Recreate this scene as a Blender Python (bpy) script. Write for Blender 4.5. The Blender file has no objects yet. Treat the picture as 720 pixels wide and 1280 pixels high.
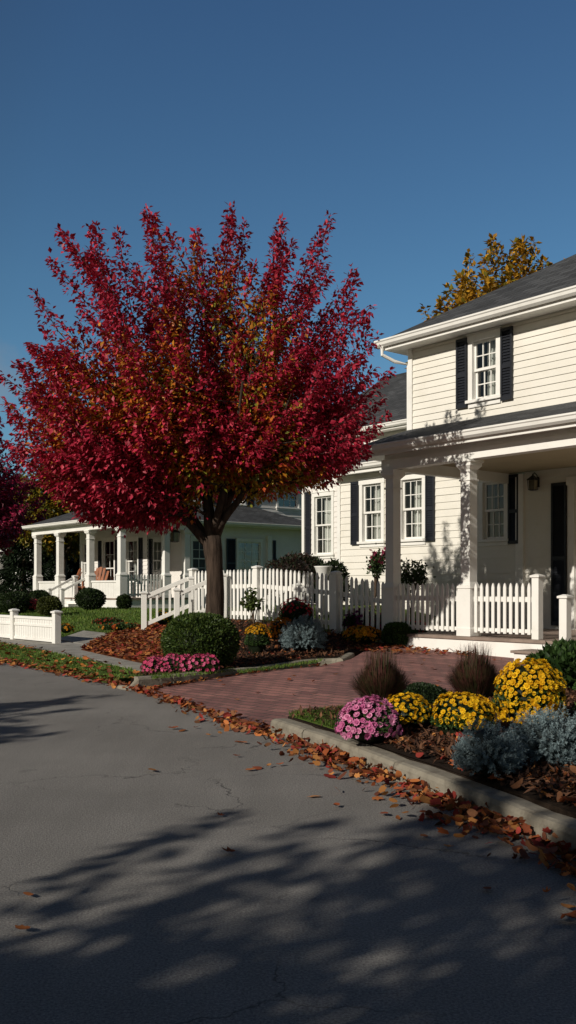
import bpy, bmesh, math, random
import numpy as np
from mathutils import Vector, Matrix

R = math.radians
rng = np.random.default_rng(7)
random.seed(7)
SC = bpy.context.scene
COL = SC.collection
EYE, HZ, FP = 1.1, 735.0, 1200.0            # eye height, horizon row and focal length of the 720 x 1280 frame

# ------------------------------------------------------------------ tagging
def tag(o, label=None, cat=None, group=None, kind=None):
    if label: o['label'] = label
    if cat: o['category'] = cat
    if group: o['group'] = group
    if kind: o['kind'] = kind
    return o

def empty(name, loc=(0, 0, 0), rz=0.0):
    o = bpy.data.objects.new(name, None)
    o.empty_display_size = 0.2
    o.location = loc; o.rotation_euler = (0, 0, rz)
    COL.objects.link(o)
    return o

# ------------------------------------------------------------------ materials
def _nt(name):
    m = bpy.data.materials.new(name); m.use_nodes = True
    nt = m.node_tree
    return m, nt, nt.nodes['Principled BSDF']

def N(nt, t, **kw):
    n = nt.nodes.new(t)
    for k, v in kw.items(): setattr(n, k, v)
    return n

def ramp(nt, src, stops):
    r = N(nt, 'ShaderNodeValToRGB')
    e = r.color_ramp.elements
    while len(e) < len(stops): e.new(0.5)
    for i, (p, c) in enumerate(stops):
        e[i].position = p; e[i].color = (*c, 1)
    nt.links.new(src, r.inputs[0])
    return r

def noise(nt, co, scale, detail=4, rough=0.55):
    n = N(nt, 'ShaderNodeTexNoise')
    n.inputs['Scale'].default_value = scale; n.inputs['Detail'].default_value = detail
    n.inputs['Roughness'].default_value = rough
    nt.links.new(co, n.inputs['Vector'])
    return n

def mixc(nt, a, b, fac, mode='MIX'):
    m = N(nt, 'ShaderNodeMix', data_type='RGBA', blend_type=mode)
    for s, v in ((0, fac), (6, a), (7, b)):
        if hasattr(v, 'is_linked') or hasattr(v, 'links'): nt.links.new(v, m.inputs[s])
        elif isinstance(v, (int, float)): m.inputs[s].default_value = v
        else: m.inputs[s].default_value = (*v, 1)
    return m.outputs[2]

def bump(nt, bs, h, strength, dist):
    b = N(nt, 'ShaderNodeBump')
    b.inputs['Strength'].default_value = strength; b.inputs['Distance'].default_value = dist
    nt.links.new(h, b.inputs['Height']); nt.links.new(b.outputs[0], bs.inputs['Normal'])
    return b

def objco(nt):
    return N(nt, 'ShaderNodeTexCoord').outputs['Object']

def surf(name, c, rough=0.6, var=0.12, scale=3.0, bscale=40, bstr=0.15, spec=0.4, metal=0.0, dirt=None, dirt_amt=0.0):
    """painted or plain surface: slow tone drift, fine grain, optional dirt"""
    m, nt, bs = _nt(name)
    co = objco(nt)
    n1 = noise(nt, co, scale, 6)
    lo = tuple(x * (1 - var) for x in c); hi = tuple(min(1, x * (1 + var * 0.6)) for x in c)
    r = ramp(nt, n1.outputs[0], [(0.3, lo), (0.7, hi)])
    out = r.outputs[0]
    if dirt is not None:
        n3 = noise(nt, co, scale * 2.3, 8, 0.65)
        rr = ramp(nt, n3.outputs[0], [(0.5, (0, 0, 0)), (0.72, (dirt_amt,) * 3)])
        out = mixc(nt, out, dirt, rr.outputs[0])
    nt.links.new(out, bs.inputs['Base Color'])
    bs.inputs['Roughness'].default_value = rough
    bs.inputs['Specular IOR Level'].default_value = spec
    bs.inputs['Metallic'].default_value = metal
    n2 = noise(nt, co, bscale, 5)
    bump(nt, bs, n2.outputs[0], bstr, 0.01)
    return m

def leaf_mat(name, rough=0.55, trans=0.25, spec=0.3):
    m, nt, bs = _nt(name)
    at = N(nt, 'ShaderNodeAttribute', attribute_name='Col')
    nt.links.new(at.outputs[0], bs.inputs['Base Color'])
    bs.inputs['Roughness'].default_value = rough
    bs.inputs['Specular IOR Level'].default_value = spec
    tr = N(nt, 'ShaderNodeBsdfTranslucent')
    nt.links.new(at.outputs[0], tr.inputs[0])
    mx = N(nt, 'ShaderNodeMixShader'); mx.inputs[0].default_value = trans
    nt.links.new(bs.outputs[0], mx.inputs[1]); nt.links.new(tr.outputs[0], mx.inputs[2])
    nt.links.new(mx.outputs[0], nt.nodes['Material Output'].inputs[0])
    return m

def glass_mat(name):
    m, nt, bs = _nt(name)
    nt.nodes.remove(bs)
    t = N(nt, 'ShaderNodeBsdfTransparent'); t.inputs[0].default_value = (0.82, 0.86, 0.86, 1)
    g = N(nt, 'ShaderNodeBsdfGlossy'); g.inputs['Roughness'].default_value = 0.02
    co = objco(nt)
    n = noise(nt, co, 1.7, 2)
    b = N(nt, 'ShaderNodeBump'); b.inputs['Strength'].default_value = 0.25; b.inputs['Distance'].default_value = 0.05
    nt.links.new(n.outputs[0], b.inputs['Height']); nt.links.new(b.outputs[0], g.inputs['Normal'])
    f = N(nt, 'ShaderNodeFresnel'); f.inputs[0].default_value = 1.55
    a = N(nt, 'ShaderNodeMath', operation='ADD'); a.inputs[1].default_value = 0.08
    nt.links.new(f.outputs[0], a.inputs[0])
    mx = N(nt, 'ShaderNodeMixShader')
    nt.links.new(a.outputs[0], mx.inputs[0]); nt.links.new(t.outputs[0], mx.inputs[1]); nt.links.new(g.outputs[0], mx.inputs[2])
    nt.links.new(mx.outputs[0], nt.nodes['Material Output'].inputs[0])
    return m

def asphalt_mat():
    m, nt, bs = _nt('asphalt')
    co = objco(nt)
    big = noise(nt, co, 0.45, 5, 0.6)
    base = ramp(nt, big.outputs[0], [(0.3, (0.165, 0.157, 0.147)), (0.7, (0.25, 0.238, 0.224))]).outputs[0]
    fine = noise(nt, co, 110, 4, 0.8)
    base = mixc(nt, base, ramp(nt, fine.outputs[0], [(0.34, (0.45,) * 3), (0.66, (1.5,) * 3)]).outputs[0], 1.0, 'MULTIPLY')
    sc = N(nt, 'ShaderNodeMapping'); sc.inputs['Scale'].default_value = (3.5, 0.5, 1); sc.inputs['Rotation'].default_value = (0, 0, R(28))
    nt.links.new(co, sc.inputs[0])
    wear = noise(nt, sc.outputs[0], 1.0, 6, 0.65)
    base = mixc(nt, base, ramp(nt, wear.outputs[0], [(0.3, (0.9, 0.89, 0.88)), (0.7, (1.08, 1.07, 1.06))]).outputs[0], 1.0, 'MULTIPLY')
    # hairline cracks
    wob = noise(nt, co, 1.6, 6, 0.6)
    ad = N(nt, 'ShaderNodeMix', data_type='RGBA', blend_type='LINEAR_LIGHT'); ad.inputs[0].default_value = 0.35
    nt.links.new(co, ad.inputs[6]); nt.links.new(wob.outputs['Color'], ad.inputs[7])
    v = N(nt, 'ShaderNodeTexVoronoi', feature='DISTANCE_TO_EDGE'); v.inputs['Scale'].default_value = 0.7
    nt.links.new(ad.outputs[2], v.inputs['Vector'])
    cr = ramp(nt, v.outputs['Distance'], [(0.0, (1, 1, 1)), (0.006, (0, 0, 0))])
    msk = noise(nt, co, 0.7, 3)
    mk = ramp(nt, msk.outputs[0], [(0.47, (0, 0, 0)), (0.58, (0.75,) * 3)])
    cm = N(nt, 'ShaderNodeMath', operation='MULTIPLY')
    nt.links.new(cr.outputs[0], cm.inputs[0]); nt.links.new(mk.outputs[0], cm.inputs[1])
    base = mixc(nt, base, (0.03, 0.028, 0.027), cm.outputs[0])
    # oil spots
    sp = noise(nt, co, 2.3, 3, 0.5)
    so = ramp(nt, sp.outputs[0], [(0.68, (0, 0, 0)), (0.76, (0.5,) * 3)])
    base = mixc(nt, base, (0.05, 0.048, 0.046), so.outputs[0])
    nt.links.new(base, bs.inputs['Base Color'])
    bs.inputs['Roughness'].default_value = 0.9; bs.inputs['Specular IOR Level'].default_value = 0.25
    hb = noise(nt, co, 150, 4, 0.7)
    hs = N(nt, 'ShaderNodeMath', operation='SUBTRACT'); nt.links.new(hb.outputs[0], hs.inputs[0]); nt.links.new(cm.outputs[0], hs.inputs[1])
    bump(nt, bs, hs.outputs[0], 0.7, 0.007)
    return m

def brick_mat():
    m, nt, bs = _nt('brick_paving')
    co = objco(nt)
    mp = N(nt, 'ShaderNodeMapping'); mp.inputs['Rotation'].default_value = (0, 0, R(50)); nt.links.new(co, mp.inputs[0])
    b = N(nt, 'ShaderNodeTexBrick'); b.inputs['Scale'].default_value = 1.0
    b.inputs['Brick Width'].default_value = 0.24; b.inputs['Row Height'].default_value = 0.12
    b.inputs['Mortar Size'].default_value = 0.011; b.inputs['Mortar Smooth'].default_value = 0.3
    b.inputs['Color1'].default_value = (0.35, 0.17, 0.15, 1); b.inputs['Color2'].default_value = (0.20, 0.098, 0.094, 1)
    b.inputs['Mortar'].default_value = (0.10, 0.075, 0.068, 1)
    nt.links.new(mp.outputs[0], b.inputs[0])
    n = noise(nt, co, 1.1, 6, 0.65)
    c = mixc(nt, b.outputs[0], ramp(nt, n.outputs[0], [(0.3, (0.7, 0.7, 0.72)), (0.7, (1.2, 1.15, 1.1))]).outputs[0], 1.0, 'MULTIPLY')
    n2 = noise(nt, co, 60, 4, 0.7)
    c = mixc(nt, c, ramp(nt, n2.outputs[0], [(0.3, (0.75,) * 3), (0.7, (1.2,) * 3)]).outputs[0], 1.0, 'MULTIPLY')
    nt.links.new(c, bs.inputs['Base Color']); bs.inputs['Roughness'].default_value = 0.85
    bs.inputs['Specular IOR Level'].default_value = 0.25
    s = N(nt, 'ShaderNodeMath', operation='SUBTRACT'); nt.links.new(n2.outputs[0], s.inputs[0]); nt.links.new(b.outputs['Fac'], s.inputs[1])
    bump(nt, bs, s.outputs[0], 0.5, 0.008)
    return m

def shingle_mat(name, c, rz=0.0):
    """roof shingles in courses: the object's UV map runs along the eave (u) and up the slope (v), in metres"""
    m, nt, bs = _nt(name)
    co = N(nt, 'ShaderNodeTexCoord').outputs['UV']
    b = N(nt, 'ShaderNodeTexBrick'); b.inputs['Scale'].default_value = 1.0
    b.inputs['Brick Width'].default_value = 0.30; b.inputs['Row Height'].default_value = 0.145
    b.inputs['Mortar Size'].default_value = 0.008; b.inputs['Mortar Smooth'].default_value = 0.3
    b.inputs['Color1'].default_value = (*[x * 1.25 for x in c], 1); b.inputs['Color2'].default_value = (*[x * 0.72 for x in c], 1)
    b.inputs['Mortar'].default_value = (*[x * 0.3 for x in c], 1)
    nt.links.new(co, b.inputs[0])
    n = noise(nt, co, 0.8, 6, 0.65)
    cc = mixc(nt, b.outputs[0], ramp(nt, n.outputs[0], [(0.3, (0.75,) * 3), (0.7, (1.22,) * 3)]).outputs[0], 1.0, 'MULTIPLY')
    n2 = noise(nt, co, 70, 3, 0.7)
    cc = mixc(nt, cc, ramp(nt, n2.outputs[0], [(0.3, (0.65,) * 3), (0.7, (1.35,) * 3)]).outputs[0], 1.0, 'MULTIPLY')
    nt.links.new(cc, bs.inputs['Base Color']); bs.inputs['Roughness'].default_value = 0.92
    bs.inputs['Specular IOR Level'].default_value = 0.2
    s = N(nt, 'ShaderNodeMath', operation='SUBTRACT'); nt.links.new(n2.outputs[0], s.inputs[0]); nt.links.new(b.outputs['Fac'], s.inputs[1])
    bump(nt, bs, s.outputs[0], 0.7, 0.01)
    return m

def bark_mat(name, c):
    m, nt, bs = _nt(name)
    co = objco(nt)
    mp = N(nt, 'ShaderNodeMapping'); mp.inputs['Scale'].default_value = (9, 9, 1.3); nt.links.new(co, mp.inputs[0])
    n = noise(nt, mp.outputs[0], 2.4, 8, 0.65)
    r = ramp(nt, n.outputs[0], [(0.32, tuple(x * 0.4 for x in c)), (0.66, tuple(x * 1.3 for x in c))])
    nt.links.new(r.outputs[0], bs.inputs['Base Color']); bs.inputs['Roughness'].default_value = 0.95
    bs.inputs['Specular IOR Level'].default_value = 0.15
    bump(nt, bs, n.outputs[0], 0.9, 0.03)
    return m

def ground_mat(name, c1, c2, c3, s1, s2, bstr=0.8, bdist=0.03):
    m, nt, bs = _nt(name)
    co = objco(nt)
    a = noise(nt, co, s1, 6, 0.6); b = noise(nt, co, s2, 5, 0.7)
    base = ramp(nt, a.outputs[0], [(0.3, c1), (0.7, c2)]).outputs[0]
    base = mixc(nt, base, c3, ramp(nt, b.outputs[0], [(0.45, (0, 0, 0)), (0.7, (0.8,) * 3)]).outputs[0])
    nt.links.new(base, bs.inputs['Base Color']); bs.inputs['Roughness'].default_value = 0.97
    bs.inputs['Specular IOR Level'].default_value = 0.1
    bump(nt, bs, b.outputs[0], bstr, bdist)
    return m

M = dict(
    white=surf('white_paint', (0.80, 0.785, 0.75), 0.5, 0.05, 1.4, 55, 0.08, 0.35, dirt=(0.5, 0.47, 0.41), dirt_amt=0.25),
    cream=surf('cream_siding', (0.75, 0.72, 0.655), 0.6, 0.05, 1.1, 35, 0.12, 0.3, dirt=(0.52, 0.47, 0.36), dirt_amt=0.18),
    grey_siding=surf('pale_grey_siding', (0.76, 0.725, 0.69), 0.6, 0.06, 1.1, 35, 0.12, 0.3, dirt=(0.45, 0.44, 0.42), dirt_amt=0.2),
    black=surf('black_shutter_paint', (0.014, 0.016, 0.022), 0.45, 0.25, 4, 60, 0.12, 0.4),
    iron=surf('black_iron', (0.012, 0.012, 0.013), 0.4, 0.3, 10, 60, 0.1, 0.5),
    lampglass=surf('lantern_glass', (0.32, 0.27, 0.17), 0.15, 0.2, 10, 30, 0.05, 0.6),
    ceiling=surf('porch_ceiling_paint', (0.50, 0.42, 0.28), 0.6, 0.1, 2, 40, 0.08, 0.3),
    floor=surf('porch_floor_boards', (0.26, 0.20, 0.165), 0.6, 0.25, 5, 30, 0.15, 0.3, dirt=(0.14, 0.11, 0.09), dirt_amt=0.5),
    concrete=surf('concrete', (0.30, 0.285, 0.255), 0.9, 0.22, 2.5, 45, 0.5, 0.2, dirt=(0.12, 0.105, 0.085), dirt_amt=0.7),
    kerbstone=surf('kerb_concrete', (0.25, 0.225, 0.18), 0.9, 0.25, 5, 50, 0.55, 0.2, dirt=(0.11, 0.09, 0.07), dirt_amt=0.75),
    curtain=surf('curtain_cloth', (0.70, 0.68, 0.63), 0.9, 0.12, 3, 40, 0.1, 0.1),
    dark_room=surf('dark_interior', (0.03, 0.027, 0.024), 0.9, 0.2, 2, 20, 0.1, 0.1),
    cedar=surf('orange_stained_wood', (0.30, 0.105, 0.045), 0.55, 0.25, 6, 40, 0.2, 0.3),
    terracotta=surf('white_urn_glaze', (0.74, 0.73, 0.70), 0.5, 0.06, 4, 40, 0.1, 0.4),
    dim_white=surf('dim_white_paint', (0.52, 0.52, 0.53), 0.7, 0.12, 2, 40, 0.1, 0.3),  # darker, greyer variant of the white paint
    asphalt=asphalt_mat(), brick=brick_mat(),
    shingle=shingle_mat('charcoal_shingles', (0.062, 0.064, 0.068)),
    shingle_light=shingle_mat('grey_shingles', (0.105, 0.105, 0.108)),
    bark=bark_mat('maple_bark', (0.125, 0.088, 0.062)), dark_bark=bark_mat('dark_bark', (0.058, 0.040, 0.030)),
    leaf=leaf_mat('leaf'), leaf_red=leaf_mat('maple_leaf', 0.5, 0.22, 0.35), petal=leaf_mat('petal', 0.7, 0.3, 0.15),
    dry=leaf_mat('dry_leaf', 0.8, 0.08, 0.15),
    glass=glass_mat('window_glass'),
    turf=ground_mat('turf_soil', (0.045, 0.080, 0.014), (0.080, 0.125, 0.022), (0.060, 0.065, 0.018), 0.6, 9),
    soil=ground_mat('garden_soil', (0.018, 0.012, 0.009), (0.034, 0.023, 0.016), (0.012, 0.008, 0.006), 3, 30),
    litter=ground_mat('leaf_covered_soil', (0.10, 0.032, 0.014), (0.17, 0.055, 0.02), (0.045, 0.017, 0.009), 3, 26),
)

# ------------------------------------------------------------------ mesh builders
class MB:
    def __init__(s): s.v = []; s.f = []; s.uv = None
    def quad(s, a, b, c, d):
        n = len(s.v); s.v += [tuple(a), tuple(b), tuple(c), tuple(d)]; s.f.append((n, n+1, n+2, n+3))
    def poly(s, pts):
        n = len(s.v); s.v += [tuple(p) for p in pts]; s.f.append(tuple(range(n, n+len(pts))))
    def box(s, x0, x1, y0, y1, z0, z1):
        n = len(s.v)
        s.v += [(x0,y0,z0),(x1,y0,z0),(x1,y1,z0),(x0,y1,z0),(x0,y0,z1),(x1,y0,z1),(x1,y1,z1),(x0,y1,z1)]
        for q in ((0,3,2,1),(4,5,6,7),(0,1,5,4),(1,2,6,5),(2,3,7,6),(3,0,4,7)): s.f.append(tuple(n+i for i in q))
        return s
    def frustum(s, cx, cy, z0, z1, a0, a1, b0=None, b1=None):
        b0 = a0 if b0 is None else b0; b1 = a1 if b1 is None else b1
        n = len(s.v)
        for z, a, b in ((z0, a0, b0), (z1, a1, b1)):
            s.v += [(cx-a,cy-b,z),(cx+a,cy-b,z),(cx+a,cy+b,z),(cx-a,cy+b,z)]
        for q in ((0,3,2,1),(4,5,6,7),(0,1,5,4),(1,2,6,5),(2,3,7,6),(3,0,4,7)): s.f.append(tuple(n+i for i in q))
        return s
    def beam(s, p, q, w, h):
        """bar of width w (horizontal) and height h from p to q"""
        p = Vector(p); q = Vector(q); d = (q-p).normalized()
        side = d.cross(Vector((0,0,1))); side = side.normalized() if side.length > 1e-4 else Vector((1,0,0))
        up = side.cross(d).normalized()
        n = len(s.v)
        for c in (p, q):
            for a, b in ((-1,-1),(1,-1),(1,1),(-1,1)): s.v.append(tuple(c + side*a*w/2 + up*b*h/2))
        for k in ((0,1,2,3),(7,6,5,4),(0,4,5,1),(1,5,6,2),(2,6,7,3),(3,7,4,0)): s.f.append(tuple(n+i for i in k))
        return s
    def tube(s, pts, rad, sides=8, cap=True):
        pts = [Vector(p) for p in pts]; n0 = len(s.v); up = Vector((0.31, 0.2, 0.93)).normalized()
        for i, p in enumerate(pts):
            t = (pts[min(i+1, len(pts)-1)] - pts[max(i-1, 0)]).normalized()
            a = t.cross(up)
            if a.length < 0.15: a = t.cross(Vector((1, 0, 0)))
            a.normalize(); b = t.cross(a).normalized()
            for k in range(sides):
                an = 2*math.pi*k/sides
                s.v.append(tuple(p + (a*math.cos(an) + b*math.sin(an))*rad[i]))
        for i in range(len(pts)-1):
            for k in range(sides):
                k2 = (k+1) % sides
                s.f.append((n0+i*sides+k, n0+i*sides+k2, n0+(i+1)*sides+k2, n0+(i+1)*sides+k))
        if cap:
            s.f.append(tuple(n0+k for k in range(sides))[::-1]); s.f.append(tuple(n0+(len(pts)-1)*sides+k for k in range(sides)))
        return s
    def lathe(s, cx, cy, prof, sides=16):
        n0 = len(s.v)
        for r, z in prof:
            for k in range(sides):
                an = 2*math.pi*k/sides; s.v.append((cx+r*math.cos(an), cy+r*math.sin(an), z))
        for i in range(len(prof)-1):
            for k in range(sides):
                k2 = (k+1) % sides
                s.f.append((n0+i*sides+k, n0+i*sides+k2, n0+(i+1)*sides+k2, n0+(i+1)*sides+k))
        s.f.append(tuple(n0+k for k in range(sides))[::-1]); s.f.append(tuple(n0+(len(prof)-1)*sides+k for k in range(sides)))
        return s
    def build(s, name, mat, parent=None, loc=(0,0,0), rz=0.0, smooth=False, bevel=0.0):
        me = bpy.data.meshes.new(name); me.from_pydata(s.v, [], s.f); me.update()
        if smooth: me.shade_smooth()
        me.materials.append(mat)
        o = bpy.data.objects.new(name, me); COL.objects.link(o)
        o.location = loc; o.rotation_euler = (0, 0, rz)
        if parent: o.parent = parent
        if bevel:
            b = o.modifiers.new('bevel', 'BEVEL'); b.width = bevel; b.segments = 2; b.limit_method = 'ANGLE'; b.angle_limit = R(40)
        return o

class Soup:
    """many small coloured faces (leaves, petals, blades) gathered into one mesh"""
    def __init__(s): s.v = []; s.t = []; s.c = []; s.n = 0
    def add(s, v, t, c):
        s.v.append(np.asarray(v, float)); s.t.append(np.asarray(t, np.int64) + s.n); s.c.append(np.asarray(c, float)); s.n += len(v)
    def leaves(s, p, d, n, L, W, col, fold=0.12, mid=0.45):
        k = len(p)
        if k == 0: return
        d = d / (np.linalg.norm(d, axis=1, keepdims=True) + 1e-9)
        sd = np.cross(d, n); sd /= (np.linalg.norm(sd, axis=1, keepdims=True) + 1e-9)
        nn = np.cross(sd, d)
        L = np.broadcast_to(L, k)[:, None]; W = np.broadcast_to(W, k)[:, None]
        m = p + d*L*mid + nn*L*fold
        v = np.stack([p, m + sd*W/2, p + d*L, m - sd*W/2], 1).reshape(-1, 3)
        b = np.arange(k)[:, None]*4
        t = np.concatenate([b + np.array([[0, 1, 2]]), b + np.array([[0, 2, 3]])], 0)
        s.add(v, t, np.repeat(np.broadcast_to(col, (k, 3)), 4, 0))
    def blob(s, c, r, col, amp=0.12, sub=3, seed=0):
        bm = bmesh.new(); bmesh.ops.create_icosphere(bm, subdivisions=sub, radius=1.0)
        v = np.array([x.co[:] for x in bm.verts]); t = np.array([[w.index for w in f.verts] for f in bm.faces]); bm.free()
        rs = np.random.default_rng(seed); ph = rs.uniform(0, 6.28, (5, 3)); fr = rs.uniform(2, 6, (5, 3))
        k = 1 + amp*sum(np.sin(v@np.diag(fr[i]) + ph[i]).mean(1) for i in range(5))/2.0
        s.add(v*k[:, None]*np.array(r) + np.array(c), t, np.broadcast_to(col, (len(v), 3)))
    def build(s, name, mat, parent=None, loc=(0,0,0), rz=0.0, smooth=False):
        v = np.concatenate(s.v).astype(np.float32); t = np.concatenate(s.t).astype(np.int32); c = np.concatenate(s.c)
        me = bpy.data.meshes.new(name)
        me.vertices.add(len(v)); me.vertices.foreach_set('co', v.ravel())
        me.loops.add(t.size); me.loops.foreach_set('vertex_index', t.ravel())
        me.polygons.add(len(t)); me.polygons.foreach_set('loop_start', np.arange(0, t.size, 3, dtype=np.int32))
        me.update(calc_edges=True)
        a = me.attributes.new('Col', 'FLOAT_COLOR', 'POINT')
        a.data.foreach_set('color', np.concatenate([np.clip(c, 0, 1), np.ones((len(c), 1))], 1).astype(np.float32).ravel())
        if smooth: me.shade_smooth()
        me.materials.append(mat)
        o = bpy.data.objects.new(name, me); COL.objects.link(o); o.location = loc; o.rotation_euler = (0, 0, rz)
        if parent: o.parent = parent
        return o

def unit(n, rs=rng):
    v = rs.normal(size=(n, 3)); return v/np.linalg.norm(v, axis=1, keepdims=True)

# ------------------------------------------------------------------ terrain
EDGE0 = [(5.5, -10), (3.9, -4), (2.55, 0), (1.18, 3.94), (-0.15, 7.33), (-1.94, 10.8), (-4.26, 14.2), (-8.4, 19.2), (-20, 33), (-45, 63), (-90, 117)]
def catmull(P, k=6):
    P = [np.array(p, float) for p in P]; out = []
    for i in range(len(P)-1):
        p0, p1, p2, p3 = P[max(i-1, 0)], P[i], P[i+1], P[min(i+2, len(P)-1)]
        for j in range(k):
            t = j/k
            out.append(0.5*((2*p1)+(-p0+p2)*t+(2*p0-5*p1+4*p2-p3)*t*t+(-p0+3*p1-3*p2+p3)*t**3))
    out.append(P[-1]); return np.array(out)
EDGE = catmull(EDGE0)
def edge_sd(x, y):
    """signed distance to the road's right-hand edge, positive on the house side"""
    x = np.atleast_1d(np.asarray(x, float)); y = np.atleast_1d(np.asarray(y, float))
    best = np.full(x.shape, 1e9); sg = np.zeros(x.shape)
    for a, b in zip(EDGE[:-1], EDGE[1:]):
        d = b-a; L = d@d
        t = np.clip(((x-a[0])*d[0]+(y-a[1])*d[1])/L, 0, 1)
        px, py = a[0]+t*d[0], a[1]+t*d[1]
        ds = np.hypot(x-px, y-py); cr = d[1]*(x-px)-d[0]*(y-py)
        m = ds < best
        best = np.where(m, ds, best); sg = np.where(m, np.sign(cr), sg)
    return best*np.where(sg == 0, 1, sg)
def sstep(a, b, x):
    t = np.clip((x-a)/(b-a), 0, 1); return t*t*(3-2*t)
UX, UY = 0.64, -0.768                       # house local +X in the world (along the front, towards the camera)
HO = np.array([1.61, 14.9])                 # foot of the cream house's left porch column
ROT = math.atan2(UY, UX)
def terrain(x, y, low=False):
    x = np.atleast_1d(np.asarray(x, float)); y = np.atleast_1d(np.asarray(y, float))
    s = edge_sd(x, y)
    hx = (x-HO[0])*UX + (y-HO[1])*UY
    A = np.interp(-hx, [-2.6, -1.2, 0, 1.2, 3, 6, 12, 30], [0.06, 0.12, 0.19, 0.45, 0.72, 0.7, 0.42, 0.36])
    h = 0.1 + A*sstep(1.5, 8, s)
    v = sstep(10.6, 11.2, y)
    h = h - 0.1*v*(1-sstep(0.0, 0.75, s))
    if low: h = h*sstep(-0.1, 2.0, s)
    return np.where(s < 0, 0.0, h)
def H(x, y): return float(terrain(x, y)[0])
def g(px, py, z):
    """world x, y of a point of height z seen at a place of the 720 x 1280 photograph"""
    d = (EYE-z)*FP/(py-HZ); return ((px-360)/FP*d, d)
def spot(px, py):
    """ground point seen at a place of the photograph"""
    z = 0.1
    for _ in range(12):
        p = g(px, py, z); z = 0.5*z+0.5*H(*p)
    return p
def onx(px, d): return (px-360)/FP*d

def drape(name, poly, mat, off=0.004, step=0.4, skirt=0.15, low=False, flat=None, mound=0.0):
    bm = bmesh.new()
    vs = [bm.verts.new((p[0], p[1], 0)) for p in poly]
    f = bm.faces.new(vs); bmesh.ops.triangulate(bm, faces=[f])
    P = np.array(poly)
    for ax in (0, 1):
        for c in np.arange(P[:, ax].min()+step, P[:, ax].max(), step):
            co = [0, 0, 0]; no = [0, 0, 0]; co[ax] = c; no[ax] = 1
            bmesh.ops.bisect_plane(bm, geom=bm.verts[:]+bm.edges[:]+bm.faces[:], plane_co=co, plane_no=no)
    bm.verts.ensure_lookup_table()
    X = np.array([v.co.x for v in bm.verts]); Y = np.array([v.co.y for v in bm.verts])
    Z = (np.full(len(X), flat) if flat is not None else terrain(X, Y, low)) + off
    if mound:
        D = np.full(len(X), 1e9)
        for a, b in zip(P, np.roll(P, -1, 0)):
            d = b-a; t = np.clip(((X-a[0])*d[0]+(Y-a[1])*d[1])/(d@d+1e-9), 0, 1)
            D = np.minimum(D, np.hypot(X-a[0]-t*d[0], Y-a[1]-t*d[1]))
        Z = Z + mound*sstep(0, 0.5, D)
    for v, z in zip(bm.verts, Z): v.co.z = z
    bmesh.ops.recalc_face_normals(bm, faces=bm.faces[:])
    if sum(f.normal.z*f.calc_area() for f in bm.faces) < 0: bmesh.ops.reverse_faces(bm, faces=bm.faces[:])
    if skirt:
        be = [e for e in bm.edges if len(e.link_faces) == 1]
        r = bmesh.ops.extrude_edge_only(bm, edges=be)
        for v in [x for x in r['geom'] if isinstance(x, bmesh.types.BMVert)]: v.co.z -= skirt
    me = bpy.data.meshes.new(name); bm.to_mesh(me); bm.free()
    me.materials.append(mat)
    o = bpy.data.objects.new(name, me); COL.objects.link(o)
    return tag(o, kind='structure')

# ground sheet to the horizon
def ground():
    xs = np.unique(np.concatenate([np.arange(-400, -60, 20), np.arange(-60, -14, 2), np.arange(-14, 9, 0.3), np.arange(9, 40, 2), np.arange(40, 401, 20)]))
    ys = np.unique(np.concatenate([np.arange(-200, -20, 20), np.arange(-20, 0, 1), np.arange(0, 34, 0.3), np.arange(34, 100, 3), np.arange(100, 901, 25)]))
    Xg, Yg = np.meshgrid(xs, ys); Z = terrain(Xg.ravel(), Yg.ravel(), True) - 0.06
    nx, ny = len(xs), len(ys)
    v = np.stack([Xg.ravel(), Yg.ravel(), Z], 1)
    idx = np.arange(nx*ny).reshape(ny, nx)
    q = np.stack([idx[:-1, :-1], idx[:-1, 1:], idx[1:, 1:], idx[1:, :-1]], -1).reshape(-1, 4)
    me = bpy.data.meshes.new('ground'); me.from_pydata(v.tolist(), [], q.tolist()); me.update(); me.shade_smooth()
    me.materials.append(M['turf'])
    o = bpy.data.objects.new('ground', me); COL.objects.link(o); tag(o, kind='structure')
ground()

# road
nrm = np.zeros_like(EDGE); tg = np.gradient(EDGE, axis=0); tg /= np.linalg.norm(tg, axis=1, keepdims=True)
nrm[:, 0] = tg[:, 1]; nrm[:, 1] = -tg[:, 0]           # towards the house side
mb = MB()
cols = np.linspace(-6.8, 0.04, 9)
for i in range(len(EDGE)-1):
    for a, b in zip(cols[:-1], cols[1:]):
        p = [EDGE[i]+nrm[i]*a, EDGE[i]+nrm[i]*b, EDGE[i+1]+nrm[i+1]*b, EDGE[i+1]+nrm[i+1]*a]
        mb.quad(*[(q[0], q[1], 0.0) for q in p])
tag(mb.build('road', M['asphalt']), kind='structure')

def off_edge(s, y0, y1, n=24):
    """points at distance s from the road edge between two y's, far to near order by y"""
    out = []
    for y in np.linspace(y0, y1, n):
        i = int(np.argmin(abs(EDGE[:, 1]-y)))
        j = i+1 if EDGE[i, 1] < y and i+1 < len(EDGE) else i-1
        t = (y-EDGE[i, 1])/(EDGE[j, 1]-EDGE[i, 1]+1e-9)
        p = EDGE[i]*(1-t)+EDGE[j]*t; m = nrm[i]*(1-t)+nrm[j]*t
        out.append(tuple(p+m*s))
    return out
def L2W(lx, ly, o=HO): return (o[0]+lx*UX-ly*UY, o[1]+lx*UY+ly*UX)

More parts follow.
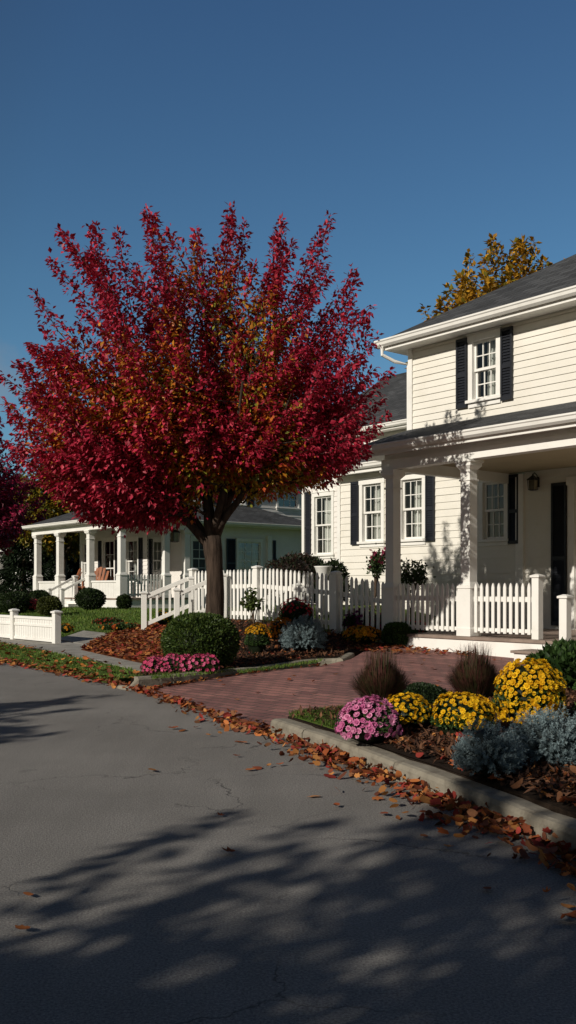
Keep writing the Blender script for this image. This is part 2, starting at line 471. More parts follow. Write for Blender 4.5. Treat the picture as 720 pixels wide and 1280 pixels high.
# driveway of red brick
dr = off_edge(-0.0, 7.2, 10.75, 14) + [g(192, 858, 0.0), g(300, 846, .06), g(400, 834, .1), (0.85, 13.0), (1.15, 14.2), L2W(-0.35, -0.08), L2W(4.5, -0.08)] + \
     [(4.6, 11.0), (3.2, 10.1), (2.27, 9.35), (1.33, 8.55), (0.52, 7.75), (-0.02, 7.3)]
drive_poly = dr
drape('driveway', dr, M['brick'], 0.006, 0.3, 0.1, low=True)
# concrete pavement
lower = [(185, 840), (100, 823), (50, 813), (0, 803.5), (-60, 793), (-160, 781)]
upper = [(-160, 775.5), (-60, 783.5), (0, 793), (50, 800), (100, 807), (150, 818), (203, 831)]
side_poly = [g(a, b, 0.1) for a, b in lower+upper]
drape('pavement', side_poly, M['concrete'], 0.016, 0.4, 0.12)
drape('path', [g(70, 801.5, .1), g(113, 807.5, .11), g(150, 800, .13), g(104, 795, .13)], M['concrete'], 0.01, 0.4, 0.12)
# verge between road and pavement
vl = off_edge(0.02, 10.75, 27, 24)
verge_poly = vl + [g(-160, 781, .1)] + [g(a, b, 0.1) for a, b in lower[::-1][1:]]
drape('verge', verge_poly, M['turf'], 0.008, 0.4, 0.14)
# leaf covered bed by the pavement
leafbed_poly = [g(a, b, 0.12) for a, b in [(101, 812), (150, 823), (203, 834), (216, 828)]] + [g(232, 800, .2), g(205, 793, .16), g(150, 797, .13), g(115, 805, .11)]
drape('leaf_bed', leafbed_poly, M['litter'], 0.02, 0.3, 0.12)
# planted bed in front of the maple
k2 = [g(143, 860, 0), g(160, 863, 0), g(182, 862, 0), g(240, 855, .02), g(300, 848, .03), g(350, 841, .04), g(402, 833.5, .05), (0.72, 12.7), (0.95, 13.6)]
kc = catmull(k2[1:], 5); kt = np.gradient(kc, axis=0); kt /= np.linalg.norm(kt, axis=1, keepdims=True); kc = kc+np.stack([-kt[:, 1], kt[:, 0]], 1)*.10
bed2 = [tuple(p) for p in kc] + [(1.05, 14.0), L2W(-0.45, -0.12), L2W(-1.5, -0.15), L2W(-3, -0.15), L2W(-5.0, -0.15), g(236, 790, .3), g(236, 800, .2), g(216, 828, .12), g(190, 842, .1)]
bed2_poly = bed2
drape('planting_bed', bed2, M['soil'], 0.024, 0.3, 0.2, mound=0.03)
# planted bed beside the driveway
bed1 = off_edge(0.14, 7.28, 0.5, 20) + [(6.5, 1.2), (6.5, 10.8), (4.6, 10.9), (3.2, 10.0), (2.27, 9.3), (1.33, 8.5), (0.52, 7.7), (0.02, 7.32)]
bed1_poly = bed1
drape('planting_bed', bed1, M['soil'], 0.022, 0.25, 0.2, mound=0.03)
grass_patch = off_edge(0.15, 7.28, 6.1, 8) + [(0.50, 6.42), (0.66, 7.0), (0.95, 8.1), (0.52, 7.69), (0.02, 7.30)]
drape('grass_patch', grass_patch, M['turf'], 0.03, 0.2, 0.12)
side_grass = [(2.15, 7.3), (2.6, 6.9), (5, 6.2), (6.4, 8), (5, 10.3), (3.2, 9.4), (2.6, 8.3)]
drape('grass_patch', side_grass, M['turf'], 0.075, 0.25, 0.1)

# kerbs
def kerb(pts, w=0.14, h=0.11, base=0.0, name='kerb', closed_round=True):
    P = catmull(pts, 5); t = np.gradient(P, axis=0); t /= np.linalg.norm(t, axis=1, keepdims=True); n = np.stack([t[:, 1], -t[:, 0]], 1)
    prof = [(0, -0.1), (0, h-0.03), (0.012, h-0.008), (0.035, h), (w-0.02, h), (w, h-0.02), (w, -0.1)]
    mb = MB(); k = len(prof)
    cum = np.concatenate([[0], np.cumsum(np.hypot(*np.diff(P, axis=0).T))])
    at = lambda u: (np.array([np.interp(u, cum, P[:, 0]), np.interp(u, cum, P[:, 1])]), np.array([np.interp(u, cum, n[:, 0]), np.interp(u, cum, n[:, 1])]))
    u = 0.0; rk = random.Random(3)
    while u < cum[-1]-.05:
        e = min(u+1.35, cum[-1]); us = np.linspace(u+.004, e-.004, 7); b0 = len(mb.v); dz = rk.uniform(-.005, .004); da = rk.uniform(-.004, .004)
        for v in us:
            p, m = at(v); zb = base if not callable(base) else base(*p)
            end = .006 if v in (us[0], us[-1]) else 0.0
            for a, z in prof: q = p+m*(a+da+(end if a < w/2 else -end)); mb.v.append((q[0], q[1], zb+z+dz-(end if z > 0 else 0)))
        for i in range(6):
            for j in range(k-1): mb.f.append((b0+i*k+j, b0+(i+1)*k+j, b0+(i+1)*k+j+1, b0+i*k+j+1))
        mb.f.append(tuple(b0+j for j in range(k))); mb.f.append(tuple(b0+6*k+j for j in range(k))[::-1]); u = e
    return tag(mb.build(name, M['kerbstone'], smooth=False), kind='structure')
kp = [p for p in off_edge(0.0, 7.30, -6, 22)]
kerb(kp[::-1])
kerb(k2[::-1], 0.12, 0.115, base=lambda x, y: H(x, y)-.07)

# ------------------------------------------------------------------ house kit (all in house-local coordinates)
def plane_y(y, sgn=-1):
    """wall facing local -Y: a along x, z up, o outward"""
    return lambda a, z, o: (a, y - o, z)
def plane_x(x):
    """wall facing local +X: a along y"""
    return lambda a, z, o: (x + o, a, z)

def siding(parent, P, a0, a1, z0, z1, mat, holes=(), expo=0.135, name='siding', top=None, label=None):
    """lapped boards with real openings"""
    mb = MB(); z = z0; T = 0.015
    rows = []
    while z < z1-1e-4: rows.append((z, min(z+expo, z1))); z += expo
    rnd = random.Random(5)
    for r0, r1 in rows:
        j = rnd.uniform(-0.0015, 0.0015)
        cuts = sorted({r0, r1} | {h for ho in holes for h in ho[2:4] if r0 < h < r1})
        for c0, c1 in zip(cuts[:-1], cuts[1:]):
            cm = 0.5*(c0+c1)
            xs = [(a0, a1)]
            for h in holes:
                if h[2] < cm < h[3]:
                    nx = []
                    for s, e in xs:
                        if h[1] <= s or h[0] >= e: nx.append((s, e)); continue
                        if h[0] > s: nx.append((s, h[0]))
                        if h[1] < e: nx.append((h[1], e))
                    xs = nx
            o0 = T*(1-(c0-r0)/expo)+j; o1 = T*(1-(c1-r0)/expo)+j
            for s, e in xs:
                mb.quad(P(s, c0, o0), P(e, c0, o0), P(e, c1, o1), P(s, c1, o1))
                if c0 == r0: mb.quad(P(s, c0, 0), P(e, c0, 0), P(e, c0, o0), P(s, c0, o0))
    o = mb.build(name, mat, parent)
    if label: o['label'] = label
    return o

def pbox(mb, P, a0, a1, z0, z1, o0, o1):
    n = len(mb.v)
    for o in (o0, o1): mb.v += [P(a0, z0, o), P(a1, z0, o), P(a1, z1, o), P(a0, z1, o)]
    for q in ((3,2,1,0),(4,5,6,7),(0,1,5,4),(1,2,6,5),(2,3,7,6),(3,0,4,7)): mb.f.append(tuple(n+i for i in q))

def window(parent, P, a0, a1, z0, z1, cols=3, rows=2, curtain='sheer', seed=0, casing=0.075, glassy=True):
    """double-hung window in an opening a0..a1, z0..z1: casing, sill, two sashes, glass, curtains, dark room behind"""
    rs = random.Random(seed)
    fr = MB(); c = casing
    pbox(fr, P, a0-c, a0+0.012, z0, z1, -0.09, 0.038); pbox(fr, P, a1-0.012, a1+c, z0, z1, -0.09, 0.038)
    pbox(fr, P, a0-c-0.01, a1+c+0.01, z1-0.012, z1+c+0.02, -0.09, 0.043)
    pbox(fr, P, a0-c-0.025, a1+c+0.025, z1+c+0.021, z1+c+0.042, -0.01, 0.06)
    f = fr.build('window', M['white'], parent, bevel=0.004)
    si = MB(); pbox(si, P, a0-c-0.03, a1+c+0.03, z0-0.05, z0-0.002, -0.09, 0.075); pbox(si, P, a0-c, a1+c, z0-0.12, z0-0.052, -0.01, 0.034)
    si.build('sill', M['white'], f, bevel=0.004)
    zm = 0.5*(z0+z1); A0, A1 = a0+0.014, a1-0.014
    for k, (b, t, o) in enumerate(((z0+0.002, zm+0.018, -0.055), (zm-0.018, z1-0.014, -0.02))):
        s = MB(); w = 0.036
        pbox(s, P, A0, A0+w, b, t, o-0.03, o); pbox(s, P, A1-w, A1, b, t, o-0.03, o)
        pbox(s, P, A0+w, A1-w, b, b+w*1.15, o-0.03, o-.001); pbox(s, P, A0+w, A1-w, t-w, t, o-0.03, o-.001)
        for i in range(1, cols):
            x = A0+w+(A1-A0-2*w)*i/cols; pbox(s, P, x-0.008, x+0.008, b+w, t-w, o-0.024, o-0.004)
        for i in range(1, rows):
            z = b+w+(t-b-2*w)*i/rows; pbox(s, P, A0+w, A1-w, z-0.008, z+0.008, o-0.025, o-0.0055)
        s.build('sash', M['white'], f)
    gl = MB()
    for b, t, o in ((z0, zm, -0.071), (zm, z1, -0.036)): gl.quad(P(A0, b, o), P(A1, b, o), P(A1, t, o), P(A0, t, o))
    gl.build('pane', M['glass'], f)
    rm = MB(); D = -0.75
    rm.quad(P(a0-.15, z0-.15, D), P(a1+.15, z0-.15, D), P(a1+.15, z1+.1, D), P(a0-.15, z1+.1, D))
    for s, e in (((a0-.15, z0-.15), (a1+.15, z0-.15)), ((a1+.15, z0-.15), (a1+.15, z1+.1)), ((a1+.15, z1+.1), (a0-.15, z1+.1)), ((a0-.15, z1+.1), (a0-.15, z0-.15))):
        rm.quad(P(*s, D), P(*e, D), P(*e, -.092), P(*s, -.092))
    rm.build('interior', M['dark_room'], f)
    cu = MB(); n = 36; o = -0.16
    spans = {'sheer': ((0.04, 0.50), (0.50, 0.97)), 'right': ((0.32, 1.0),), 'sides': ((0, 0.30), (0.72, 1.0)), 'none': ()}[curtain]
    ph = rs.uniform(0, 6)
    for u0, u1 in spans:
        pts = []
        for i in range(n+1):
            u = u0+(u1-u0)*i/n; x = a0+(a1-a0)*u
            pts.append((x, o+0.022*math.sin(u*46+ph)+0.012*math.sin(u*19+ph*2)))
        for (xa, oa), (xb, ob) in zip(pts[:-1], pts[1:]): cu.quad(P(xa, z0, oa), P(xb, z0, ob), P(xb, z1, ob), P(xa, z1, oa))
    if cu.f: cu.build('curtain', M['curtain'], f)
    return f

def shutter(parent, P, a0, a1, z0, z1):
    mb = MB(); w = 0.035; zm = z0+(z1-z0)*0.47
    for x0, x1 in ((a0, a0+w), (a1-w, a1)): pbox(mb, P, x0, x1, z0, z1, 0.022, 0.055)
    for y0, y1 in ((z0, z0+0.06), (zm-0.03, zm+0.03), (z1-0.05, z1)): pbox(mb, P, a0+w, a1-w, y0, y1, 0.022, 0.054)
    pbox(mb, P, a0+w, a1-w, z0+.06, z1-.05, 0.021, 0.026)
    for b, t in ((z0+.06, zm-.03), (zm+.03, z1-.05)):
        k = max(3, int((t-b)/0.042))
        for i in range(k):
            z = b+(t-b)*i/k; h = (t-b)/k
            mb.quad(P(a0+w, z, 0.05), P(a1-w, z, 0.05), P(a1-w, z+h*1.0, 0.029), P(a0+w, z+h*1.0, 0.029))
            mb.quad(P(a0+w, z, 0.05), P(a1-w, z, 0.05), P(a1-w, z+.003, 0.028), P(a0+w, z+.003, 0.028))
    return mb.build('shutter', M['black'], parent)

def column(parent, x, y, z0, z1, w=0.085, ped=0.72, pw=0.115, name='column'):
    c = MB().box(x-w, x+w, y-w, y+w, z0+ped, z1-0.12)
    c.frustum(x, y, z0+ped, z0+ped+0.06, pw-0.005, w)
    o = c.build(name, M['white'], parent, bevel=0.006)
    p = MB().box(x-pw, x+pw, y-pw, y+pw, z0+0.0, z0+ped-0.03); p.frustum(x, y, z0+ped-0.035, z0+ped, pw+0.014, pw+0.004)
    p.box(x-pw-.012, x+pw+.012, y-pw-.012, y+pw+.012, z0+0.002, z0+0.12)
    p.build('pedestal', M['white'], o, bevel=0.006)
    k = MB(); k.frustum(x, y, z1-0.30, z1-0.275, w+0.016, w+0.016); k.frustum(x, y, z1-0.14, z1-0.09, w+0.002, w+0.045); k.frustum(x, y, z1-0.09, z1-0.04, w+0.05, w+0.05); k.frustum(x, y, z1-.04, z1-.003, w+.065, w+.065)
    k.build('capital', M['white'], o, bevel=0.004)
    return o

def picket_mb(w, t, h, tip=0.06):
    mb = MB(); n = 0
    pts = [(-w/2, 0), (w/2, 0), (w/2, h-tip), (w*0.28, h-tip*0.35), (0, h), (-w*0.28, h-tip*0.35), (-w/2, h-tip)]
    k = len(pts)
    for y in (-t/2, t/2): mb.v += [(x, y, z) for x, z in pts]
    mb.f.append(tuple(range(k))); mb.f.append(tuple(range(2*k-1, k-1, -1)))
    for i in range(k): j = (i+1) % k; mb.f.append((i, i+k, j+k, j))
    return mb

def picket_run(parent, p, q, h, spacing, w, zf=None, rails=(0.12, 0.66), tip=0.06):
    """pickets from p to q (parent-local), each its own part; zf gives the base height along the run"""
    p = Vector((*p, 0)); q = Vector((*q, 0)); L = (q-p).length; d = (q-p)/L; rz = math.atan2(d.y, d.x)
    n = max(2, int(round(L/spacing))); zf = zf or (lambda t: 0.0)
    first = picket_mb(w, 0.02, h, tip).build('picket', M['white'], parent)
    for i in range(n):
        t = (i+0.5)/n; o = first if i == 0 else first.copy()
        if i: COL.objects.link(o); o.parent = parent
        c = p+d*L*t
        o.location = (c.x, c.y, zf(t)+random.uniform(-.004, .004)); o.rotation_euler = (0, random.uniform(-.018, .018), rz)
    nv = Vector((-d.y, d.x, 0))
    for r in rails:
        a = p+nv*0.024+Vector((0, 0, zf(0)+r*h)); b = q+nv*0.024+Vector((0, 0, zf(1)+r*h))
        MB().beam(a, b, 0.025, 0.075).build('rail', M['white'], parent)

def newel(parent, x, y, z0, z1, w=0.05, name='post'):
    mb = MB().box(x-w, x+w, y-w, y+w, z0, z1-0.05); mb.frustum(x, y, z1-0.05, z1-0.02, w+.02, w+.02); mb.frustum(x, y, z1-0.02, z1, w+.012, w*.35)
    return mb.build(name, M['white'], parent, bevel=0.005)

def roof_part(parent, polys, mat, name='roof', thick=0.05):
    """roof planes with UVs running along the eave and up the slope"""
    mb = MB(); uvs = []
    for P in polys:
        P = [Vector(p) for p in P]; n = (P[1]-P[0]).cross(P[-1]-P[0]).normalized()
        if n.z < 0: P = P[::-1]; n = -n
        u = Vector((0, 0, 1)).cross(n).normalized() if abs(n.z) < .999 else Vector((1, 0, 0)); v = n.cross(u)
        mb.poly(P); uvs += [(p.dot(u), p.dot(v)) for p in P]
        Q = [p-Vector((0, 0, thick)) for p in P]; mb.poly(Q[::-1]); uvs += [(0, 0)]*len(Q)
        for a, b, c, d in zip(P, P[1:]+P[:1], Q, Q[1:]+Q[:1]): mb.quad(a, c, d, b); uvs += [(0, 0)]*4
    o = mb.build(name, mat, parent)
    l = o.data.uv_layers.new(name='UVMap')
    for i, uv in enumerate(uvs): l.data[i].uv = uv
    return o

def hip(x0, x1, y0, y1, z, s):
    hx, hy = (x1-x0)/2, (y1-y0)/2
    if hy <= hx:
        zt = z+s*hy; ym = (y0+y1)/2; A, B = (x0+hy, ym, zt), (x1-hy, ym, zt)
        return [[(x0,y0,z),(x1,y0,z),B,A], [(x1,y1,z),(x0,y1,z),A,B], [(x0,y1,z),(x0,y0,z),A], [(x1,y0,z),(x1,y1,z),B]]
    zt = z+s*hx; xm = (x0+x1)/2; A, B = (xm, y0+hx, zt), (xm, y1-hx, zt)
    return [[(x0,y0,z),(x1,y0,z),A], [(x1,y1,z),(x0,y1,z),B], [(x0,y1,z),(x0,y0,z),A,B], [(x1,y0,z),(x1,y1,z),B,A]]

def gutter(parent, p, q, name='gutter', w=0.11, h=0.11, mat='white'):
    """half-round-faced eave gutter from p to q, its top at the given height"""
    p = Vector(p); q = Vector(q); d = (q-p).normalized(); out = d.cross(Vector((0, 0, 1))).normalized()
    prof = [(0, 0), (0.0, -h*.95), (w*.45, -h), (w*.78, -h*.72), (w*.86, -h*.35), (w, -h*.22), (w, 0.0), (w-.014, 0.0), (w-.02, -.03), (.012, -.03), (.012, 0)]
    mb = MB(); k = len(prof)
    for c in (p, q): mb.v += [tuple(c+out*a+Vector((0, 0, z))) for a, z in prof]
    for j in range(k): mb.f.append((j, k+j, k+(j+1) % k, (j+1) % k))
    mb.f.append(tuple(range(k))); mb.f.append(tuple(range(2*k-1, k-1, -1)))
    return mb.build(name, M[mat], parent, smooth=False)

def lantern(x, y, z, rz, label, group=None, s=1.0, bracket=True):
    r = empty('wall_lantern', (x, y, z), rz); tag(r, label, 'lantern', group)
    m = MB(); w = .065*s
    for a in (-1, 1):
        for b in (-1, 1): m.beam((a*w, b*w, 0), (a*w*1.15, b*w*1.15, .19*s), .012*s, .012*s)
    m.frustum(0, 0, -.02*s, 0, w*.6, w*1.15); m.frustum(0, 0, .19*s, .205*s, w*1.35, w*1.35); m.frustum(0, 0, .205*s, .28*s, w*1.35, w*.3); m.frustum(0, 0, .28*s, .32*s, w*.22, w*.12)
    for a in (-1, 0, 1): m.box(a*.5*w-.004, a*.5*w+.004, -w*1.1-.004, -w*1.1+.004, 0, .19*s)
    m.build('cage', M['iron'], r)
    MB().frustum(0, 0, .003, .187*s, w*.85, w*.98).build('glass', M['lampglass'], r)
    if bracket:
        b = MB(); b.tube([(0, 0, .3*s), (0, .05*s, .34*s), (0, .13*s, .30*s), (0, .16*s, .2*s)], [.01*s]*4, 6); b.box(-.04*s, .04*s, .15*s, .168*s, .06*s, .26*s)
        b.build('bracket', M['iron'], r)
    else:
        MB().tube([(0, 0, .3*s), (0, 0, .5*s)], [.006]*2, 6).build('chain', M['iron'], r)
    return r

# ------------------------------------------------------------------ the cream house on the right
def cream_house():
    h = empty('house', (HO[0], HO[1], 0), ROT)
    tag(h, 'cream clapboard two-storey house with white columned porch and charcoal roof at the right', 'house')
    ZF, ZC = 0.41, 2.93                       # porch floor and underside of the beam
    W = 3.0                                    # depth of the porch
    PW = plane_y(W)
    # ground-floor wall with its openings (a0, a1, z0, z1)
    wa, wb, wc = (-3.72, -3.16, 2.05, 3.22), (-2.62, -2.06, 2.05, 3.22), (-0.62, -0.13, 1.97, 3.0)
    wz = -4.37
    door = (1.27, 2.20, ZF+.02, 2.80)
    siding(h, PW, wz, 0.12, 0.28, 3.5, M['cream'], [wa, wb, wc], name='wing_wall')
    siding(h, PW, 0.28, 9.0, ZF, 3.1, M['cream'], [door], name='porch_wall')
    MB().box(0.12, 0.28, W-.05, W+.02, ZF, 3.08).build('corner_board', M['white'], h, bevel=.004)
    MB().box(wz-.09, wz, W-.035, W+.1, 0.25, 3.5).build('corner_board', M['white'], h, bevel=.004)
    # wing: left end wall, eave and hipped roof
    e = MB(); e.quad((wz, W, .2), (wz, 9.5, .2), (wz, 9.5, 3.5), (wz, W, 3.5)); e.build('end_wall', M['cream'], h)
    MB().box(wz-.3, -0.62, W-.27, W-.005, 3.44, 3.5).build('soffit', M['white'], h)
    MB().box(wz-.3, -0.62, W-.295, W-.27, 3.42, 3.56).build('fascia', M['white'], h)
    gutter(h, (wz-.32, W-.295, 3.6), (-0.62, W-.295, 3.6))
    roof_part(h, hip(wz-.33, 6, W-.34, 10.0, 3.61, .5)[:3], M['shingle_light'], name='wing_roof')
    window(h, PW, *wa, 3, 2, 'right', 1); window(h, PW, *wb, 3, 2, 'right', 2); window(h, PW, *wc, 3, 2, 'sides', 3)
    for a0 in (wa[0]-.31, wb[1]+.09, wc[1]+.09): shutter(h, PW, a0, a0+.22, wa[2]-.06 if a0 < -1 else wc[2]-.1, wa[3]+.07 if a0 < -1 else wc[3]+.08)
    # door wall: tall shutters, casing, door with a wreath
    sh = shutter(h, PW, door[0]-.42, door[0]-.13, ZF+.06, 2.86); sh.name = 'door_shutter'
    f = MB(); pbox(f, PW, door[0]-.1, door[0]+.02, ZF, door[3], -.1, .045); pbox(f, PW, door[1]-.02, door[1]+.1, ZF, door[3], -.1, .045); pbox(f, PW, door[0]-.13, door[1]+.13, door[3], door[3]+.14, -.1, .05)
    df = f.build('door_frame', M['white'], h, bevel=.004)
    d = MB(); A0, A1 = door[0]+.022, door[1]-.022; pbox(d, PW, A0, A1, ZF+.025, door[3]-.005, -.09, -.05)
    for x0, x1 in ((A0, A0+.11), (A1-.11, A1), (A0+.40, A0+.50)): pbox(d, PW, x0, x1, ZF+.03, door[3]-.01, -.05, -.03)
    for z0, z1 in ((ZF+.03, ZF+.25), (1.15, 1.3), (door[3]-.16, door[3]-.01)): pbox(d, PW, A0+.11, A1-.11, z0, z1, -.05, -.031)
    dd = d.build('door', M['white'], h)
    kn = MB(); x, y, z = PW(A0+.05, 1.25, 0); kn.lathe(x, y-.0, [(0.01, 1.22), (.03, 1.235), (.03, 1.27), (.01, 1.285)], 10); kn.build('handle', M['iron'], dd)
    # porch floor, skirt, steps
    fl = MB()
    nb = 27
    for i in range(nb):
        y0 = 0.0-.13+i*(W+.11)/nb; y1 = 0.0-.13+(i+1)*(W+.11)/nb-.006
        fl.box(-.2, 9.0, y0, y1, ZF-.04+random.uniform(-.002, .002), ZF)
    fl.build('porch_floor', M['floor'], h)
    MB().box(-.17, 9.0, -.1, -.06, 0.05, ZF-.042).build('porch_skirt', M['white'], h)
    MB().box(-.17, -.13, -.06, W, 0.05, ZF-.042).build('porch_skirt', M['white'], h)
    st = MB().box(2.70, 5.2, -.52, -.11, 0.0, .255); so = st.build('step', M['white'], h, bevel=.004)
    MB().box(2.67, 5.23, -.56, -.105, .256, .29).build('tread', M['floor'], so, bevel=.006)
    # columns, railings
    for x in (0.0, 1.5, 4.7, 7.4): column(h, x, 0.03, ZF, ZC)
    def rail(x0, x1):
        r = MB().box(x0, x1, .0, .06, ZF+.08, ZF+.13).box(x0, x1, .005, .055, ZF+.50, ZF+.57).build('porch_railing', M['white'], h)
        n = int((x1-x0)/.093)
        f0 = picket_mb(.048, .02, .70, .065).build('picket', M['white'], r)
        for i in range(n):
            o = f0 if i == 0 else f0.copy()
            if i: COL.objects.link(o); o.parent = r
            o.location = (x0+(i+.5)*(x1-x0)/n, -.012, ZF+.06); 
        return r
    rail(.115, 1.385); rail(1.615, 2.62)
    newel(h, 2.67, .03, ZF, ZF+.88, .055, 'newel'); newel(h, 3.36, -.35, .29, 1.02, .055, 'newel')
    # porch roof: beam, frieze, ceiling, gutter, shingles
    MB().box(-.16, 9.0, -.07, .12, ZC+.002, ZC+.16).build('porch_beam', M['white'], h, bevel=.004)
    MB().box(-.13, 9.0, -.03, .10, ZC+.16, ZC+.30).build('frieze', M['white'], h)
    MB().box(-.16, -.02, .12, W-.03, ZC+.002, ZC+.27).build('porch_beam', M['white'], h)
    MB().box(-.155, 9.0, .1, W-.024, ZC+.17, ZC+.2).build('porch_ceiling', M['ceiling'], h)
    UYD = 1.0                                  # the upper storey stands over the porch
    MB().box(-.62, 9.0, -.27, UYD, 3.16, 3.19).build('soffit', M['white'], h)
    MB().box(-.62, 9.0, -.295, -.27, 3.13, 3.25).build('fascia', M['white'], h)
    gutter(h, (-.66, -.295, 3.29), (9.0, -.295, 3.29))
    roof_part(h, [[(-.62, -.33, 3.29), (9, -.33, 3.29), (9, UYD+.02, 3.74), (-.56, UYD+.02, 3.74)]], M['shingle'], name='porch_roof')
    en = MB(); en.poly([(-.56, -.27, 3.19), (-.56, UYD, 3.19), (-.56, UYD, 3.70)]); en.build('porch_gable', M['white'], h)
    # upper storey
    PU = plane_y(UYD); uw = (0.78, 1.26, 4.02, 4.94)
    ZE = 5.06
    siding(h, PU, -.47, 9.0, 3.72, ZE, M['cream'], [uw], name='upper_wall', expo=.107)
    MB().box(-.56, -.47, UYD-.04, UYD+.08, 3.66, ZE).build('corner_board', M['white'], h, bevel=.004)
    e = MB(); e.quad((-.54, UYD+.06, 3.0), (-.54, 9.5, 3.0), (-.54, 9.5, ZE), (-.54, UYD+.06, ZE)); e.build('end_wall', M['cream'], h)
    window(h, PU, *uw, 3, 2, 'right', 4, casing=.07)
    shutter(h, PU, uw[0]-.30, uw[0]-.085, uw[2]-.1, uw[3]+.07); shutter(h, PU, uw[1]+.085, uw[1]+.30, uw[2]-.1, uw[3]+.07)
    MB().box(-.86, 9.0, UYD-.33, UYD+.0, ZE, ZE+.03).build('soffit', M['white'], h)
    MB().box(-.86, -.56, UYD+.0, 9.7, ZE, ZE+.03).build('soffit', M['white'], h)
    MB().box(-.88, 9.0, UYD-.355, UYD-.33, ZE-.02, ZE+.1).build('fascia', M['white'], h)
    gutter(h, (-.93, UYD-.355, ZE+.14), (9.0, UYD-.355, ZE+.14))
    gutter(h, (-.88, 9.7, ZE+.14), (-.88, UYD-.36, ZE+.14))
    dp = MB().tube([(-.80, UYD-.40, ZE+.04), (-.80, UYD-.40, ZE-.10), (-.70, UYD-.2, ZE-.2), (-.60, UYD+.02, ZE-.24), (-.60, UYD+.02, 3.68)], [.03]*5, 8)
    dp.build('downspout', M['white'], h)
    roof_part(h, hip(-.9, 13, UYD-.38, 9.8, ZE+.14, .6), M['shingle'], name='roof')
    lx, ly = L2W(.56, W-.15)
    lantern(lx, ly, 2.77, ROT, 'black lantern on the cream porch wall beside the tall dark shutter', s=.85)
    # wreath hanging on the door
    wr = Soup(); n = 420; an = rng.uniform(0, 6.283, n); c = np.array(PW(door[0]+.47, 1.78, .0))
    p = c + np.stack([.17*np.cos(an), np.zeros(n), .17*np.sin(an)], 1) + rng.normal(0, .03, (n, 3)); p[:, 1] = c[1]+.02-abs(rng.normal(0, .025, n))
    wr.leaves(p, unit(n), unit(n), .06, .025, np.array([.03, .05, .02])*rng.uniform(.5, 1.6, (n, 1)))
    w = wr.build('wreath', M['leaf'], None, (HO[0], HO[1], 0), ROT); tag(w, 'round green wreath hung on the white front door', 'wreath')
    return h
cream_house()
# picket fence that runs on from the porch
fe = empty('picket_fence', (HO[0], HO[1], 0), ROT)
tag(fe, 'white picket fence running from the porch column to behind the maple trunk', 'fence')
def fz(lx): return H(*L2W(lx, 0))+.03
picket_run(fe, (-1.22, 0.02), (-.14, 0.02), .93, .115, .058, lambda t: fz(-1.22+1.08*t)-.0)
picket_run(fe, (-3.35, 0.02), (-1.36, 0.02), .93, .115, .058, lambda t: fz(-3.35+1.99*t))
picket_run(fe, (-5.45, 0.02), (-3.48, 0.02), .93, .115, .058, lambda t: fz(-5.45+1.97*t))
for lx in (-1.29, -3.415, -5.5): newel(fe, lx, .02, fz(lx)-.1, fz(lx)+.99, .06)

